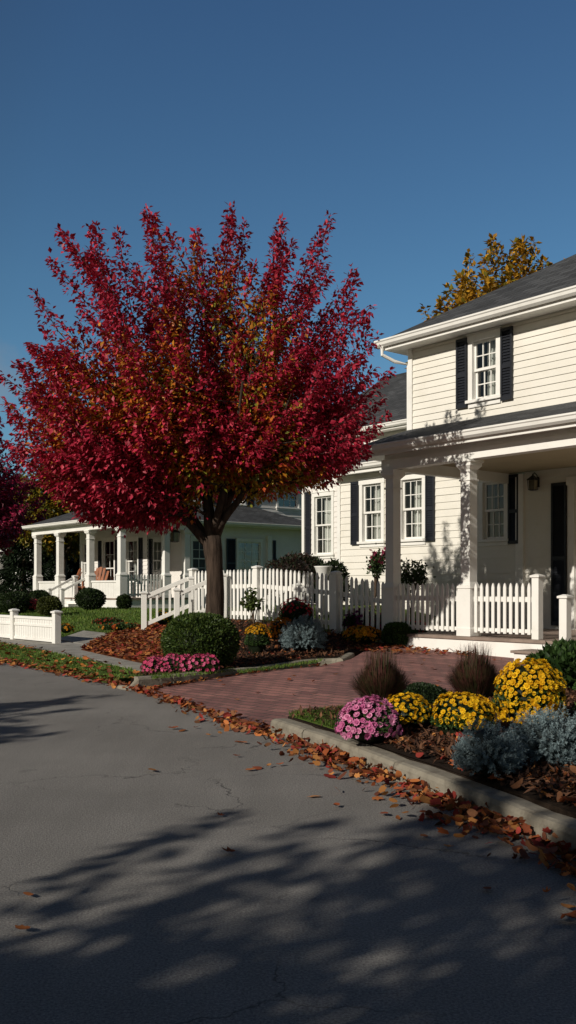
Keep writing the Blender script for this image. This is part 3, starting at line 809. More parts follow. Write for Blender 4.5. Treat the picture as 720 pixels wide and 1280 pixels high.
# ------------------------------------------------------------------ the white house on the left
LO = np.array([-5.2, 30.0])
def LW(lx, ly): return L2W(lx, ly, LO)
def left_house():
    h = empty('house', (LO[0], LO[1], 0), ROT)
    tag(h, 'low white house with wrap-around columned porch and adirondack chairs behind the red maple', 'house')
    G, ZF, ZC = .40, .78, 3.0
    FY, EX = 1.8, -1.4
    PF, PE, PB = plane_y(FY), plane_x(EX), plane_x(-.3)
    wf = [(-2.75, -2.0, 1.3, 2.75), (-4.4, -3.6, .8, 2.8), (-5.95, -5.3, 1.3, 2.75)]
    we = [(2.0, 2.4, 1.35, 2.7)]
    wb = [(2.85, 3.75, 1.45, 2.72), (4.75, 5.75, 1.35, 2.72)]
    siding(h, PF, -6.2, EX, ZF, 3.2, M['grey_siding'], wf, name='front_wall')
    siding(h, PE, FY, 2.62, ZF, 3.2, M['grey_siding'], we, name='side_wall')
    b = MB(); b.quad((EX, 2.62, ZF), (-.3, 2.62, ZF), (-.3, 2.62, 3.2), (EX, 2.62, 3.2)); b.build('return_wall', M['grey_siding'], h)
    siding(h, PB, 2.62, 8.0, .3, 3.2, M['grey_siding'], wb, name='side_wall')
    e = MB(); e.quad((-6.2, FY, ZF), (-6.2, 8, ZF), (-6.2, 8, 3.2), (-6.2, FY, 3.2)); e.build('end_wall', M['grey_siding'], h)
    for i, w in enumerate(wf): window(h, PF, *w, 2, 2, ['right', 'none', 'sides'][i], 10+i)
    for a0 in (-3.06, -1.91, -4.72, -3.5): shutter(h, PF, a0, a0+.22, 1.25, 2.8)
    window(h, PE, *we[0], 2, 2, 'right', 14)
    for a0 in (1.82, 2.42): shutter(h, PE, a0, a0+.15, 1.25, 2.75)
    window(h, PB, *wb[0], 3, 2, 'none', 15); window(h, PB, *wb[1], 3, 2, 'sides', 16)
    shutter(h, PB, 4.25, 4.62, 1.2, 2.8); shutter(h, PB, 6.3, 6.42, 1.2, 2.8)
    MB().box(-.31, -.2, 6.02, 6.2, .3, 2.95).build('pilaster', M['white'], h)
    MB().box(-.31, -.22, 7.95, 8.06, .3, 3.2).build('corner_board', M['white'], h)
    # porch floor and skirt
    MB().box(-6.2, .12, -.12, FY, ZF-.05, ZF).box(EX, .12, FY, 2.6, ZF-.05, ZF).build('porch_floor', M['floor'], h)
    MB().box(-6.2, .08, -.1, -.05, .2, ZF-.052).box(.03, .08, -.05, 2.6, .2, ZF-.052).build('porch_skirt', M['white'], h)
    for x, y in ((0, 0), (-2.02, 0), (-4.2, 0), (-5.95, 0), (0, 1.62), (0, 2.4)): column(h, x, y, ZF, ZC, .098, .75, .132)
    # solid balustrade panels of grooved boards
    for x0, x1 in ((-1.86, -.16), (-4.04, -3.1), (-5.8, -4.36), (-6.2, -6.1)):
        p = MB(); k = int((x1-x0)/.1)
        for i in range(k): p.box(x0+(x1-x0)*i/k+.004, x0+(x1-x0)*(i+1)/k-.004, -.03, .0, ZF-.04, ZF+.50)
        p.box(x0, x1, .001, .02, ZF-.04, ZF+.50)
        o = p.build('balustrade', M['white'], h)
        MB().box(x0, x1, -.06, .05, ZF+.50, ZF+.56).build('cap_rail', M['white'], o, bevel=.004)
    newel(h, -3.05, -.02, ZF, ZF+.75, .07, 'newel'); newel(h, -3.05, -.95, .35, 1.1, .06, 'newel'); newel(h, -2.15, -.95, .35, 1.1, .06, 'newel')
    for x in (-3.05, -2.15):
        MB().beam((x, -.9, 1.03), (x, -.05, 1.45), .05, .07).build('stair_rail', M['white'], h)
    for i in range(3): MB().box(-2.99, -2.2, -.98+.3*i, -.68+.3*i, .2, .52+.1*i-.04).build('step', M['white'], h)
    r = MB().box(-.04, .02, .16, 1.46, ZF+.08, ZF+.14).box(-.04, .02, .16, 1.46, ZF+.55, ZF+.61).build('porch_railing', M['white'], h)
    f0 = picket_mb(.06, .02, .72, .06).build('picket', M['white'], r)
    for i in range(11):
        o = f0 if i == 0 else f0.copy()
        if i: COL.objects.link(o); o.parent = r
        o.location = (.035, .16+(i+.5)*1.3/11, ZF+.04); o.rotation_euler = (0, 0, R(90))
    # eaves
    MB().box(-6.2, .12, -.12, .12, ZC+.002, ZC+.2).build('porch_beam', M['white'], h)
    MB().box(-.12, .12, .12, 2.6, ZC+.002, ZC+.2).build('porch_beam', M['white'], h)
    MB().box(-6.4, .3, -.3, 8.2, 3.202, 3.235).build('soffit', M['white'], h)
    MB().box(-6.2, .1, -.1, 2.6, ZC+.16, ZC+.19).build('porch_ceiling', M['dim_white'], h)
    gutter(h, (-6.4, -.31, 3.33), (.34, -.31, 3.33)); gutter(h, (.31, -.34, 3.33), (.31, 8.3, 3.33))
    roof_part(h, hip(-6.42, .32, -.32, 8.3, 3.33, .40), M['shingle'], name='porch_roof')
    MB().tube([(-.1, 7.8, 3.2), (-.12, 7.8, 3.0), (-.2, 7.8, 2.8), (-.2, 7.8, .4)], [.04]*4, 8).build('downspout', M['white'], h)
    # two-storey core
    PC, PCF = plane_x(-1.6), plane_y(3.5)
    wu = [(5.0, 6.0, 4.15, 5.3), (7.6, 8.6, 4.15, 5.3)]
    siding(h, PC, 3.5, 10, 3.4, 5.7, M['grey_siding'], wu, name='upper_wall')
    siding(h, PCF, -5.6, -1.6, 3.4, 5.7, M['grey_siding'], [], name='upper_wall')
    for i, w in enumerate(wu): window(h, PC, *w, 3, 2, 'none', 20+i)
    shutter(h, PC, 6.12, 6.45, 4.1, 5.4); shutter(h, PC, 4.55, 4.88, 4.1, 5.4)
    roof_part(h, hip(-6.0, -1.2, 3.1, 10.4, 5.72, .5), M['shingle'], name='roof')
    x, y = LW(-.05, 2.0); lantern(x, y, 2.62, ROT, 'dark lantern hanging under the left house porch near the paired columns', s=1.5, bracket=False)
left_house()

# Adirondack chairs on the left porch
def adirondack(lx, ly, rz, label):
    x, y = LW(lx, ly); r = empty('adirondack_chair', (x, y, .78), ROT+rz); tag(r, label, 'chair', 'orange wooden chairs on the left porch')
    s = MB()
    for i in range(5): s.beam((-.27, -.30+.11*i, .36-.03*i), (.27, -.30+.11*i, .36-.03*i), .09, .02)
    s.build('seat', M['cedar'], r)
    b = MB()
    for i in range(5):
        a = (i-2)*.105; hgt = 1.04-.035*(i-2)**2
        b.beam((a, .16, .22), (a*1.25, .50, hgt), .09, .02)
    b.build('backrest', M['cedar'], r)
    for sx in (-1, 1):
        MB().box(sx*.33-.07, sx*.33+.07, -.36, .34, .55, .575).build('armrest', M['cedar'], r)
        MB().box(sx*.29-.02, sx*.29+.02, -.34, -.24, 0, .55).build('leg', M['cedar'], r)
        MB().beam((sx*.29, -.30, .36), (sx*.29, .55, .03), .03, .12).build('leg', M['cedar'], r)
adirondack(-5.2, .75, R(-15), 'orange adirondack chair nearest the far end of the left house porch')
adirondack(-3.75, .85, R(10), 'orange adirondack chair in the middle of the left house porch')
adirondack(-2.75, .55, R(35), 'orange adirondack chair beside the porch steps of the left house')

# ------------------------------------------------------------------ the house between, seen past the maple
def middle_house():
    h = empty('house', (HO[0], HO[1], 0), ROT)
    tag(h, 'pale grey gabled house between the two porches, mostly hidden by the red maple', 'house')
    P = plane_y(6.3); w = (-8.95, -8.25, 2.0, 3.55); w2 = (-6.9, -6.2, 2.0, 3.55)
    siding(h, P, -9.3, -4.5, .4, 5.0, M['grey_siding'], [w, w2], name='front_wall')
    window(h, P, *w, 3, 2, 'right', 30); window(h, P, *w2, 3, 2, 'right', 31)
    shutter(h, P, -9.36, -9.08, 1.85, 3.7)
    for x in (-9.3,):
        e = MB(); e.poly([(x, 6.3, .4), (x, 13, .4), (x, 13, 5.0), (x, 9.65, 7.2), (x, 6.3, 5.0)]); e.build('gable_wall', M['grey_siding'], h)
    MB().box(-9.4, -9.3, 6.22, 6.34, .4, 5.0).build('corner_board', M['white'], h)
    MB().box(-9.55, -4.3, 6.0, 6.26, 4.95, 5.0).build('soffit', M['white'], h)
    gutter(h, (-9.55, 6.0, 5.1), (-4.3, 6.0, 5.1))
    roof_part(h, [[(-9.55, 5.95, 5.1), (-4.3, 5.95, 5.1), (-4.3, 9.65, 7.35), (-9.55, 9.65, 7.35)], [(-9.55, 9.66, 7.35), (-4.3, 9.66, 7.35), (-4.3, 13.3, 5.1), (-9.55, 13.3, 5.1)]], M['shingle'])
middle_house()

# far neighbour at the left edge
def neighbour():
    o = np.array([-15.0, 52.0]); h = empty('house', (o[0], o[1], 0), ROT)
    tag(h, 'shaded white porch of a neighbouring house at the far left edge', 'house')
    P = plane_y(2.2)
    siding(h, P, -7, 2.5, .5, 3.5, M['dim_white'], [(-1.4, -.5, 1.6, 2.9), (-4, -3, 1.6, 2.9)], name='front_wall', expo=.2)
    window(h, P, -1.4, -.5, 1.6, 2.9, 2, 2, 'none', 40); window(h, P, -4, -3, 1.6, 2.9, 2, 2, 'none', 41)
    e = MB(); e.quad((2.5, 2.2, .5), (2.5, 9, .5), (2.5, 9, 3.5), (2.5, 2.2, 3.5)); e.build('side_wall', M['dim_white'], h)
    MB().box(-7, 2.5, 0, 2.2, .7, .9).build('porch_floor', M['floor'], h)
    for x in (-6.5, -4, -1.6, .6, 2.4): column(h, x, .1, .9, 3.1, .11, .7, .14)
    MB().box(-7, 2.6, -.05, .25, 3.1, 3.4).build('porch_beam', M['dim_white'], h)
    r = MB().box(-6.4, .5, .08, .13, 1.65, 1.72).box(-6.4, .5, .08, .13, 1.0, 1.06).build('porch_railing', M['white'], h)
    f0 = MB().box(-.03, .03, .09, .12, 1.06, 1.65).build('baluster', M['white'], r)
    for i in range(36):
        q = f0 if i == 0 else f0.copy()
        if i: COL.objects.link(q); q.parent = r
        q.location = (-6.3+i*.19, 0, 0)
    roof_part(h, hip(-7.5, 3.0, -.4, 9, 3.42, .45), M['shingle'])
neighbour()

# low white board fence at the left
bf = empty('board_fence', (-4.1, 17.0, 0), ROT)
tag(bf, 'low white panelled fence beside the pavement at the left edge', 'fence')
def bz(lx): return H(*L2W(lx, 0, np.array([-4.1, 17.0])))
for x0, x1 in ((-1.72, -.06), (-3.5, -1.84), (-5.3, -3.62)):
    p = MB(); k = 17; z = bz((x0+x1)/2)
    for i in range(k): p.box(x0+(x1-x0)*i/k+.004, x0+(x1-x0)*(i+1)/k-.004, -.012, .012, z+.08, z+.42)
    p.box(x0, x1, .013, .02, z+.08, z+.42)
    o = p.build('panel', M['white'], bf)
    MB().box(x0, x1, -.03, .035, z+.421, z+.47).build('rail', M['white'], bf, bevel=.003); MB().box(x0, x1, -.03, .035, z+.03, z+.079).build('rail', M['white'], bf, bevel=.003)
    MB().box(x0, x1, -.03, .035, z+.29, z+.335).build('rail', M['white'], bf, bevel=.003)
for x in (0, -1.78, -3.56): newel(bf, x, 0, bz(x)-.1, bz(x)+.60, .06)

# stair railings by the maple
def stair_railing(x, y, label, run=.85, rise=.34, n=6, dz=0):
    z = H(x, y)+dz; r = empty('stair_railing', (x, y, z), ROT+R(62)); tag(r, label, 'railing', 'white sloped railings by the maple')
    newel(r, 0, 0, -.05, .76, .05)
    MB().beam((.05, 0, .66), (run, 0, .66+rise), .06, .08).build('handrail', M['white'], r, bevel=.005)
    MB().beam((.05, 0, .14), (run, 0, .14+rise), .05, .07).build('bottom_rail', M['white'], r)
    f0 = MB().box(-.02, .02, -.012, .012, .16, .66).build('baluster', M['white'], r)
    for i in range(n):
        o = f0 if i == 0 else f0.copy()
        if i: COL.objects.link(o); o.parent = r
        t = (i+1)/(n+1)*run; o.location = (t, 0, rise*t/run)
    newel(r, run+.04, 0, .0, .70+rise, .045)
x1, y1 = spot(180, 789); stair_railing(x1, y1, 'white sloped railing farther left of the maple trunk')
x2, y2 = spot(221, 786); stair_railing(x2, y2, 'white sloped railing right beside the maple trunk')
x3, y3 = onx(318, 18.6), 18.6; stair_railing(x3, y3, 'white sloped railing behind the picket fence, right of the maple trunk', dz=-.42)

# ------------------------------------------------------------------ trees
def tree(name, label, base, fork, C, Rf, n_shoots, dens, leaf, colf, seed, trunk_r=.19, limbs=9, bark='bark', mat='leaf_red', group=None,
         shoot=(.9, 2.0), spread=(.26, .07), up=.35, inner=0.38, wood=True, droop=.5, cat='tree', low=0.0, zmin=-9.0, shell=0, shell_len=None, shell_spread=None, limb_th=(18, 62)):
    """trunk with limbs, and a crown of leafy shoots that radiate outwards and upwards; Rf(theta, phi) is the crown's reach"""
    rs = np.random.default_rng(seed); rd = random.Random(seed)
    base = np.array(base, float); C = np.array(C, float)
    root = empty(name, tuple(base)); tag(root, label, cat, group)
    tr = MB(); fk = np.array(fork, float)
    k = 9; pts = []; rad = []
    for i in range(k+1):
        t = i/k; pts.append(tuple((fk-base)*t + np.array([.03*math.sin(t*5+seed), .03*math.cos(t*4), 0]))); rad.append(trunk_r*(1.45*math.exp(-t*9)+1.0-.18*t+(.12 if t > .85 else 0)))
    pts[0] = (pts[0][0], pts[0][1], -.2)
    tr.tube(pts, rad, 14)
    limb_pts = []
    for i in range(limbs):
        ph = 2*math.pi*(i+rd.uniform(-.3, .3))/limbs*1.0
        th = R(rd.uniform(*limb_th) if i % 3 else rd.uniform(5, 22))
        d = np.array([math.sin(th)*math.cos(ph), math.sin(th)*math.sin(ph), math.cos(th)])
        L = Rf(th, ph)*rd.uniform(.46, .60)
        if shell: d[1] = abs(d[1])*.55 if d[1] > 0 else d[1]*.45; d /= np.linalg.norm(d)
        st = fk + np.array([0, 0, rd.uniform(-.5, .1)])*trunk_r*3 - base
        P = []; m = 9
        for j in range(m+1):
            t = j/m; q = st + d*L*t + np.array([0, 0, .35*L*t*(t-.45)*math.sin(th)*1.4]) + np.array([rd.uniform(-1, 1), rd.uniform(-1, 1), 0])*.035*L*t
            P.append(q)
        r0 = trunk_r*rd.uniform(.38, .54)
        tr.tube([tuple(p) for p in P], [r0*(1-.86*j/m)+.006 for j in range(m+1)], 8)
        limb_pts += [(p, r0*(1-.86*j/m)) for j, p in enumerate(P) if j > 1]
    LP = np.array([p for p, _ in limb_pts]); LR = np.array([r for _, r in limb_pts])
    sp = Soup()
    for i in range(n_shoots):
        while True:
            v = rs.normal(size=3); v /= np.linalg.norm(v)
            th = math.acos(v[2]); ph = math.atan2(v[1], v[0])
            Rr = Rf(th, ph)
            if i < shell:                      # evenly spread outer shoots make the outline
                v[2] = 1-1.62*(i+.5)/shell; a_ = i*2.39996+rs.uniform(-.12, .12); q_ = math.sqrt(1-v[2]**2); v[0], v[1] = q_*math.cos(a_), q_*math.sin(a_)
                th = math.acos(v[2]); ph = math.atan2(v[1], v[0]); Rr = Rf(th, ph); break
            if Rr > 0.2: break
        if Rr < .2: continue
        f = (rs.uniform(.82, .94) if i % 3 else rs.uniform(.94, 1.0)) if i < shell else rs.uniform(inner, .97)**.62
        if th > 1.35 and f < low: f = rs.uniform(low, 1.0)
        L = rs.uniform(*shoot) if i >= shell or not shell_len else rs.uniform(*shell_len)
        sa, sb = shell_spread if (i < shell and shell_spread) else spread
        tip = C + v*Rr*f*(rs.uniform(.93, 1.05) if i >= shell else 1.0) - base
        d = v + np.array([0, 0, up*(1-.3*abs(v[2]))]); d += rs.normal(0, .16, 3); d /= np.linalg.norm(d)
        L = min(L, Rr*f*.85)
        st = tip - d*L
        if -.75 < .6*tip[0]+.4*st[0] < 1.6 and min(tip[2], .5*(st[2]+tip[2]))+base[2] < zmin: continue
        sag = np.array([0, 0, -1.0])*.10*L*math.sin(th)
        if wood:
            j = int(np.argmin(((LP-st)**2).sum(1)))
            mid = (LP[j]+st)/2 + np.array([0, 0, -.05])
            r1 = min(LR[j]*.6, .03)
            tr.tube([tuple(LP[j]), tuple(mid), tuple(st), tuple((st+tip)/2+sag), tuple(tip)], [r1, r1*.75, r1*.5+.003, .006, .003], 5, False)
        n = int(dens*L*rs.uniform(.75, 1.2))
        t = rs.uniform(0, 1, n)**.85
        ax = st + (tip-st)*t[:, None] + sag*(4*t*(1-t))[:, None]
        wd = (sa*(1-t)+sb*t)*np.minimum(1.0, .45+1.5*(1-t))
        o = unit(n, rs)*(rs.uniform(0, 1, n)**.5*wd)[:, None]
        p = ax+o
        dd = o/(wd[:, None]+1e-6)*.8 + d*.55 + unit(n, rs)*.55 + np.array([0, 0, -droop])
        nn = unit(n, rs)*.8 + np.array([0, 0, .9]) + v*.4
        ll = leaf*rs.uniform(.65, 1.25, n)
        rel = np.linalg.norm((p+base-C), axis=1)/(Rr+1e-6)
        sp.leaves(p, dd, nn, ll, ll*rs.uniform(.45, .7, n), colf(p+base, rel, rs, i), .1)
    tr.build('trunk', M[bark], root, smooth=True)
    sp.build('crown', M[mat], root)
    return root

def interp_R(left, right, top):
    """left and right: {angle from vertical (deg): reach}; eased between both through the azimuth"""
    la, lr = np.array(sorted(left.items())).T; ra, rr = np.array(sorted(right.items())).T
    def f(th, ph):
        a = math.degrees(th); l = np.interp(a, la, lr); r = np.interp(a, ra, rr); c = math.cos(ph)
        k = r if c > 0 else l; q = (l if c < 0 else r)*c*c+.5*(l+r)*(1-c*c); f = q*(.85 if ph > 0 else .28+.26*max(0.0, min(1.0, .25-c)))
        return float(1/math.sqrt((c/max(k, .05))**2+(math.sin(ph)/max(f, .05))**2))
    return f

# the red maple
TX, TY = -.92, 11.95
TZ = H(TX, TY); K = 11.95/17
maple_R = interp_R(*[{a: r*K for a, r in d.items()} for d in ({0: 5.25, 15: 5.3, 29: 5.5, 42: 4.75, 52: 4.1, 69: 4.3, 77: 4.05, 95: 3.3, 108: 2.7, 120: 1.6, 135: .1}, {0: 5.25, 10: 5.35, 21: 5.35, 31: 5.0, 45: 4.35, 62: 3.65, 75: 3.25, 85: 2.95, 95: 2.3, 105: 1.3, 118: .1})], 5)
def maple_col(p, rel, rs, i):
    n = len(p)
    red = np.array([[.37, .014, .040], [.43, .022, .055], [.28, .010, .030], [.50, .04, .07]])[rs.integers(0, 4, n)]
    org = np.array([[.46, .12, .014], [.50, .20, .018], [.40, .07, .018]])[rs.integers(0, 3, n)]
    ylg = np.array([[.36, .26, .02], [.20, .21, .025], [.44, .30, .025]])[rs.integers(0, 3, n)]
    x = (p[:, 0]-TX)/K; z = p[:, 2]/K; y = p[:, 1]/K
    q = np.sin(x*1.6+1.0)+np.sin(y*1.3+z*1.1)+.7*np.sin(z*2.0+x*.9)
    wo = sstep(.95, .62, rel)*sstep(-.4, .9, q+.9*(x < -.3)-.2)
    wy = sstep(.74, .40, rel)*sstep(-.3, .9, q+.3)
    u = rs.uniform(0, 1, n)
    c = np.where((u < wo*.8)[:, None], org, red); c = np.where((rs.uniform(0, 1, n) < wy*.6)[:, None], ylg, c)
    return c*rs.uniform(.72, 1.2, (n, 1))
tree('maple_tree', 'large crimson maple with orange inner leaves standing in the bed before the picket fence', (TX, TY, TZ), (TX-.02, TY, 1.74),
     (TX, TY, 2.55), maple_R, 980, 225, .070, maple_col, 11, trunk_r=.122, limbs=9, shoot=(.6, 1.4), spread=(.15, .105), up=.20, inner=.34, low=.72, zmin=2.58, shell=400, shell_len=(1.0, 1.9), shell_spread=(.17, .125), bark='dark_bark', limb_th=(22, 60))

def flat_col(pal, var=.35):
    pal = np.array(pal)
    def f(p, rel, rs, i): return pal[rs.integers(0, len(pal), len(p))]*rs.uniform(1-var, 1+var*.6, (len(p), 1))
    return f
def round_R(rx, rz_up, rz_dn):
    def f(th, ph):
        s, c = math.sin(th), math.cos(th); rz = rz_up if c > 0 else rz_dn
        return 1/math.sqrt((s/rx)**2+(c/rz)**2)
    return f
# yellow tree behind the cream house
tree('tree', 'golden yellow tree rising behind the roof of the cream house', (8.1, 34, .5), (8.1, 34, 6.0), (8.1, 34, 9.2), round_R(3.8, 4.7, 3.0), 330, 75, .23,
     flat_col([[.44, .22, .014], [.50, .26, .02], [.30, .17, .018], [.20, .17, .022]]), 21, trunk_r=.28, limbs=12, shoot=(1.4, 2.6), spread=(.5, .22), up=1.0, inner=.5)
# magenta tree at the left edge
tree('tree', 'dark magenta maple at the left edge in front of the neighbouring house', (-13.3, 38, .45), (-13.3, 38, 2.3), (-13.3, 38, 4.2), round_R(3.8, 4.6, 2.0), 380, 70, .19,
     flat_col([[.27, .012, .05], [.34, .02, .07], [.18, .009, .035]]), 22, trunk_r=.2, limbs=8, shoot=(1.0, 2.0), spread=(.4, .15), up=.3, inner=.35)
# yellow-green tree beyond the left house
tree('tree', 'yellow green tree rising behind the left house porch roof', (-10.8, 46, .45), (-10.8, 46, 2.6), (-10.8, 46, 4.8), round_R(3.0, 3.2, 2.4), 240, 45, .24,
     flat_col([[.30, .21, .015], [.20, .17, .018], [.36, .22, .015], [.11, .12, .02]]), 23, trunk_r=.22, limbs=8, shoot=(1.0, 2.0), spread=(.5, .2), up=.3, inner=.35)
tree('tree', 'orange brown tree far behind the left house beyond the yellow green tree', (-17.5, 60, .45), (-17.5, 60, 2.6), (-17.5, 60, 5.0), round_R(4.6, 3.6, 3.0), 170, 34, .34,
     flat_col([[.20, .07, .015], [.13, .06, .02], [.08, .055, .02]]), 24, trunk_r=.25, limbs=8, shoot=(1.2, 2.4), spread=(.7, .3), up=.3, inner=.35)
# dark evergreens behind the left porch
def evergreen(x, y, hgt, r, label, seed):
    rs = np.random.default_rng(seed); root = empty('evergreen_tree', (x, y, H(x, y))); tag(root, label, 'tree', 'dark evergreens behind the left house')
    MB().tube([(0, 0, -.1), (0, 0, hgt*.9)], [.16, .03], 8).build('trunk', M['bark'], root)
    s = Soup(); n = 9000
    z = rs.uniform(0, 1, n)**1.25; lay = .82+.18*np.sin(z*34+rs.uniform(0, 6)); an = rs.uniform(0, 6.283, n)
    rr = r*(1-z)**.75*lay*rs.uniform(.35, 1.0, n)**.5*(1+.15*np.sin(an*5+z*9))
    p = np.stack([rr*np.cos(an), rr*np.sin(an), .15+z*hgt], 1)
    d = np.stack([np.cos(an), np.sin(an), np.full(n, -.35)], 1)+unit(n, rs)*.5
    s.leaves(p, d, unit(n, rs)+[0, 0, 1], .22, .09, np.array([.016, .028, .012])*rs.uniform(.5, 1.5, (n, 1)))
    s.build('crown', M['leaf'], root)
for i, (px, d, hh, r, l) in enumerate(((30, 46, 4.2, 1.6, 'dark evergreen between the magenta maple and the left porch'), (78, 50, 4.4, 2.0, 'dark evergreen seen through the left porch columns'), (118, 48, 3.6, 1.9, 'dark evergreen close behind the left porch chairs'),
                                       (0, 58, 4.2, 2.2, 'dark evergreen beside the neighbouring house at the left edge'))):
    evergreen(onx(px, d), d, hh, r, l, 50+i)

# far wood that closes the view beyond the houses
rs = np.random.default_rng(400); s_ = Soup()
for i in range(150):
    an = R(-75+150*i/149)+rs.normal(0, .01); d = rs.uniform(95, 125); x, y = d*math.sin(an), d*math.cos(an); hh = rs.uniform(3.5, 6.5); r = rs.uniform(2.5, 4.5); m = 420
    v = unit(m, rs); v[:, 2] = abs(v[:, 2]); p = v*np.array([r, r, hh])*rs.uniform(.6, 1.0, (m, 1))*(1+.15*np.sin(v[:, :1]*7+i))+[x, y, .3]
    tone = np.array([[.035, .045, .016], [.09, .06, .018], [.12, .045, .018], [.03, .04, .02]])[rs.integers(0, 4)]
    s_.leaves(p, unit(m, rs), v+unit(m, rs)*.5, 1.0, .7, tone*rs.uniform(.6, 1.3, (m, 1)))
tag(s_.build('distant_woods', M['leaf']), kind='stuff')

# trees across the street, left of the picture: their shadows cross the road and the porch corner
ac = flat_col([[.20, .09, .02], [.25, .06, .02], [.16, .12, .02]])
tree('tree', 'autumn tree across the street outside the left of the picture, near the camera', (-4.9, -2.5, 0), (-4.9, -2.5, 1.25), (-4.9, -2.5, 2.95), round_R(2.5, 2.3, 1.8), 84, 110, .14, ac, 31, trunk_r=.13, limbs=8, shoot=(.6, 1.3), spread=(.20, .08), up=.0, inner=.3)
tree('tree', 'small autumn tree farther up the street outside the left of the picture', (-8.6, 1.6, 0), (-8.6, 1.6, 1.4), (-8.6, 1.6, 3.3), round_R(1.6, 1.8, 1.4), 110, 60, .2, ac, 33, trunk_r=.1, limbs=6, shoot=(.6, 1.2), spread=(.3, .12), up=.3, inner=.3)

# ------------------------------------------------------------------ garden plants
def shrub(name, label, x, y, r, h, pal, n=6000, leaf=.03, seed=0, cat='shrub', group=None, z=None, amp=.06, mat='leaf', rough=.05, sink=.0):
    """clipped shrub: a dense dome of small leaves"""
    rs = np.random.default_rng(seed); z = H(x, y) if z is None else z
    s = Soup(); pal = np.array(pal)
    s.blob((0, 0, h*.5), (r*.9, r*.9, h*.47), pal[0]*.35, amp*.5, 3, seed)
    v = unit(n, rs); ph = rs.uniform(0, 6.28, 6)
    k = 1+amp*(np.sin(v[:, 0]*4+ph[0])*np.sin(v[:, 1]*4+ph[1])+.6*np.sin(v[:, 2]*6+ph[2]+v[:, 0]*3)) + rs.normal(0, rough, n)*.6
    sq = np.sign(v[:, 2])*abs(v[:, 2])**.85
    p = np.stack([v[:, 0]*r*k, v[:, 1]*r*k, h*.5+sq*h*.5*k], 1)
    p *= (rs.uniform(.90, 1.0, n))[:, None]*np.array([1, 1, 0])+np.array([0, 0, 1])
    p = p[p[:, 2] > -.02]; v = v[:len(p)]; n = len(p)
    out = (p-np.array([0, 0, h*.5]))/np.array([r, r, h*.5])
    c = pal[rs.integers(0, len(pal), n)]*rs.uniform(.6, 1.3, (n, 1))
    s.leaves(p, out+unit(n, rs)*.9+[0, 0, .3], out*.8+unit(n, rs)*.6, leaf*rs.uniform(.7, 1.3, n), leaf*.55, c, .1)
    o = s.build(name, M[mat], None, (x, y, z)); tag(o, label, cat, group); return o

def flower_heads(s, P, Nn, rad, pal, rs, petals=9, layers=2, tilt=.35, centre=None):
    pal = np.array(pal)
    for l in range(layers):
        k = len(P); rr = rad*(1-.38*l)
        an = (np.arange(petals)/petals*6.283)[None]+rs.uniform(0, 6.28, (k, 1))
        t1 = np.cross(Nn, unit(k, rs)); t1 /= np.linalg.norm(t1, axis=1, keepdims=True); t2 = np.cross(Nn, t1)
        d = t1[:, None]*np.cos(an)[..., None]+t2[:, None]*np.sin(an)[..., None]+Nn[:, None]*(tilt+.55*l)
        base = np.repeat(P[:, None]+Nn[:, None]*(.12*rad*l)[:, None, None] if hasattr(rad, '__len__') else P[:, None]+Nn[:, None]*.12*rad*l, petals, 1)
        col = pal[rs.integers(0, len(pal), k)]*rs.uniform(.8, 1.15, (k, 1))*(1-.12*l)
        L = np.repeat(np.broadcast_to(rr, k)[:, None], petals, 1).ravel()
        s.leaves(base.reshape(-1, 3), d.reshape(-1, 3), np.repeat(Nn[:, None], petals, 1).reshape(-1, 3), L, L*.62, np.repeat(col[:, None], petals, 1).reshape(-1, 3), -.06, .62)

GREEN = [[.03, .065, .015], [.045, .085, .02], [.02, .045, .012], [.06, .10, .026]]
def mum(label, x, y, r, h, pal, nf, fr, seed, group=None, z=None, cover=.0, name='chrysanthemum', lay=2, petals=9):
    """chrysanthemum cushion: leafy dome with flower heads scattered over it; cover lifts the lowest flower row"""
    rs = np.random.default_rng(seed); z = H(x, y)+.03 if z is None else z
    root = empty(name, (x, y, z)); tag(root, label, 'flowers', group)
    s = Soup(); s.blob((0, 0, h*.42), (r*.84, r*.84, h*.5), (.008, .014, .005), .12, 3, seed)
    n = 2600; v = unit(n, rs); v[:, 2] = v[:, 2]*.5+.5*abs(v[:, 2])-.12
    p = v*np.array([r, r, h*.56])*rs.uniform(.8, .97, (n, 1))+[0, 0, h*.40]
    p = p[p[:, 2] > 0]; n = len(p); out = p-[0, 0, h*.3]
    s.leaves(p, out/r+unit(n, rs)*.8, out/r+unit(n, rs)*.7, r*.17*rs.uniform(.7, 1.2, n), r*.09, np.array(GREEN)[rs.integers(0, 4, n)]*rs.uniform(.6, 1.3, (n, 1)))
    s.build('foliage', M['leaf'], root)
    q = Soup(); pts = []; tries = 0
    ph = rs.uniform(0, 6.28, 4)
    while len(pts) < nf and tries < nf*60:
        tries += 1
        w = rs.normal(size=3); w /= np.linalg.norm(w)
        if w[2] < (-.35+cover if nf < 400 else -.75): continue
        k = 1+.10*math.sin(w[0]*4+ph[0])*math.sin(w[1]*4+ph[1])+.06*math.sin(w[2]*6+ph[2])
        c = w*np.array([r, r, h*.58])*k*rs.uniform(.95, 1.04)+np.array([0, 0, h*.42])
        if c[2] < .02 or any(((c-a)**2).sum() < (fr*1.25)**2 for a, _ in pts): continue
        pts.append((c, w))
    P = np.array([a for a, _ in pts]); Nn = np.array([b for _, b in pts])+rs.normal(0, .22, (len(pts), 3))+[0, 0, .15]; Nn /= np.linalg.norm(Nn, axis=1, keepdims=True)
    flower_heads(q, P, Nn, fr*rs.uniform(.6, 1.25, len(P)), pal, rs, petals, lay)
    q.build('flowers', M['petal'], root)
    return root

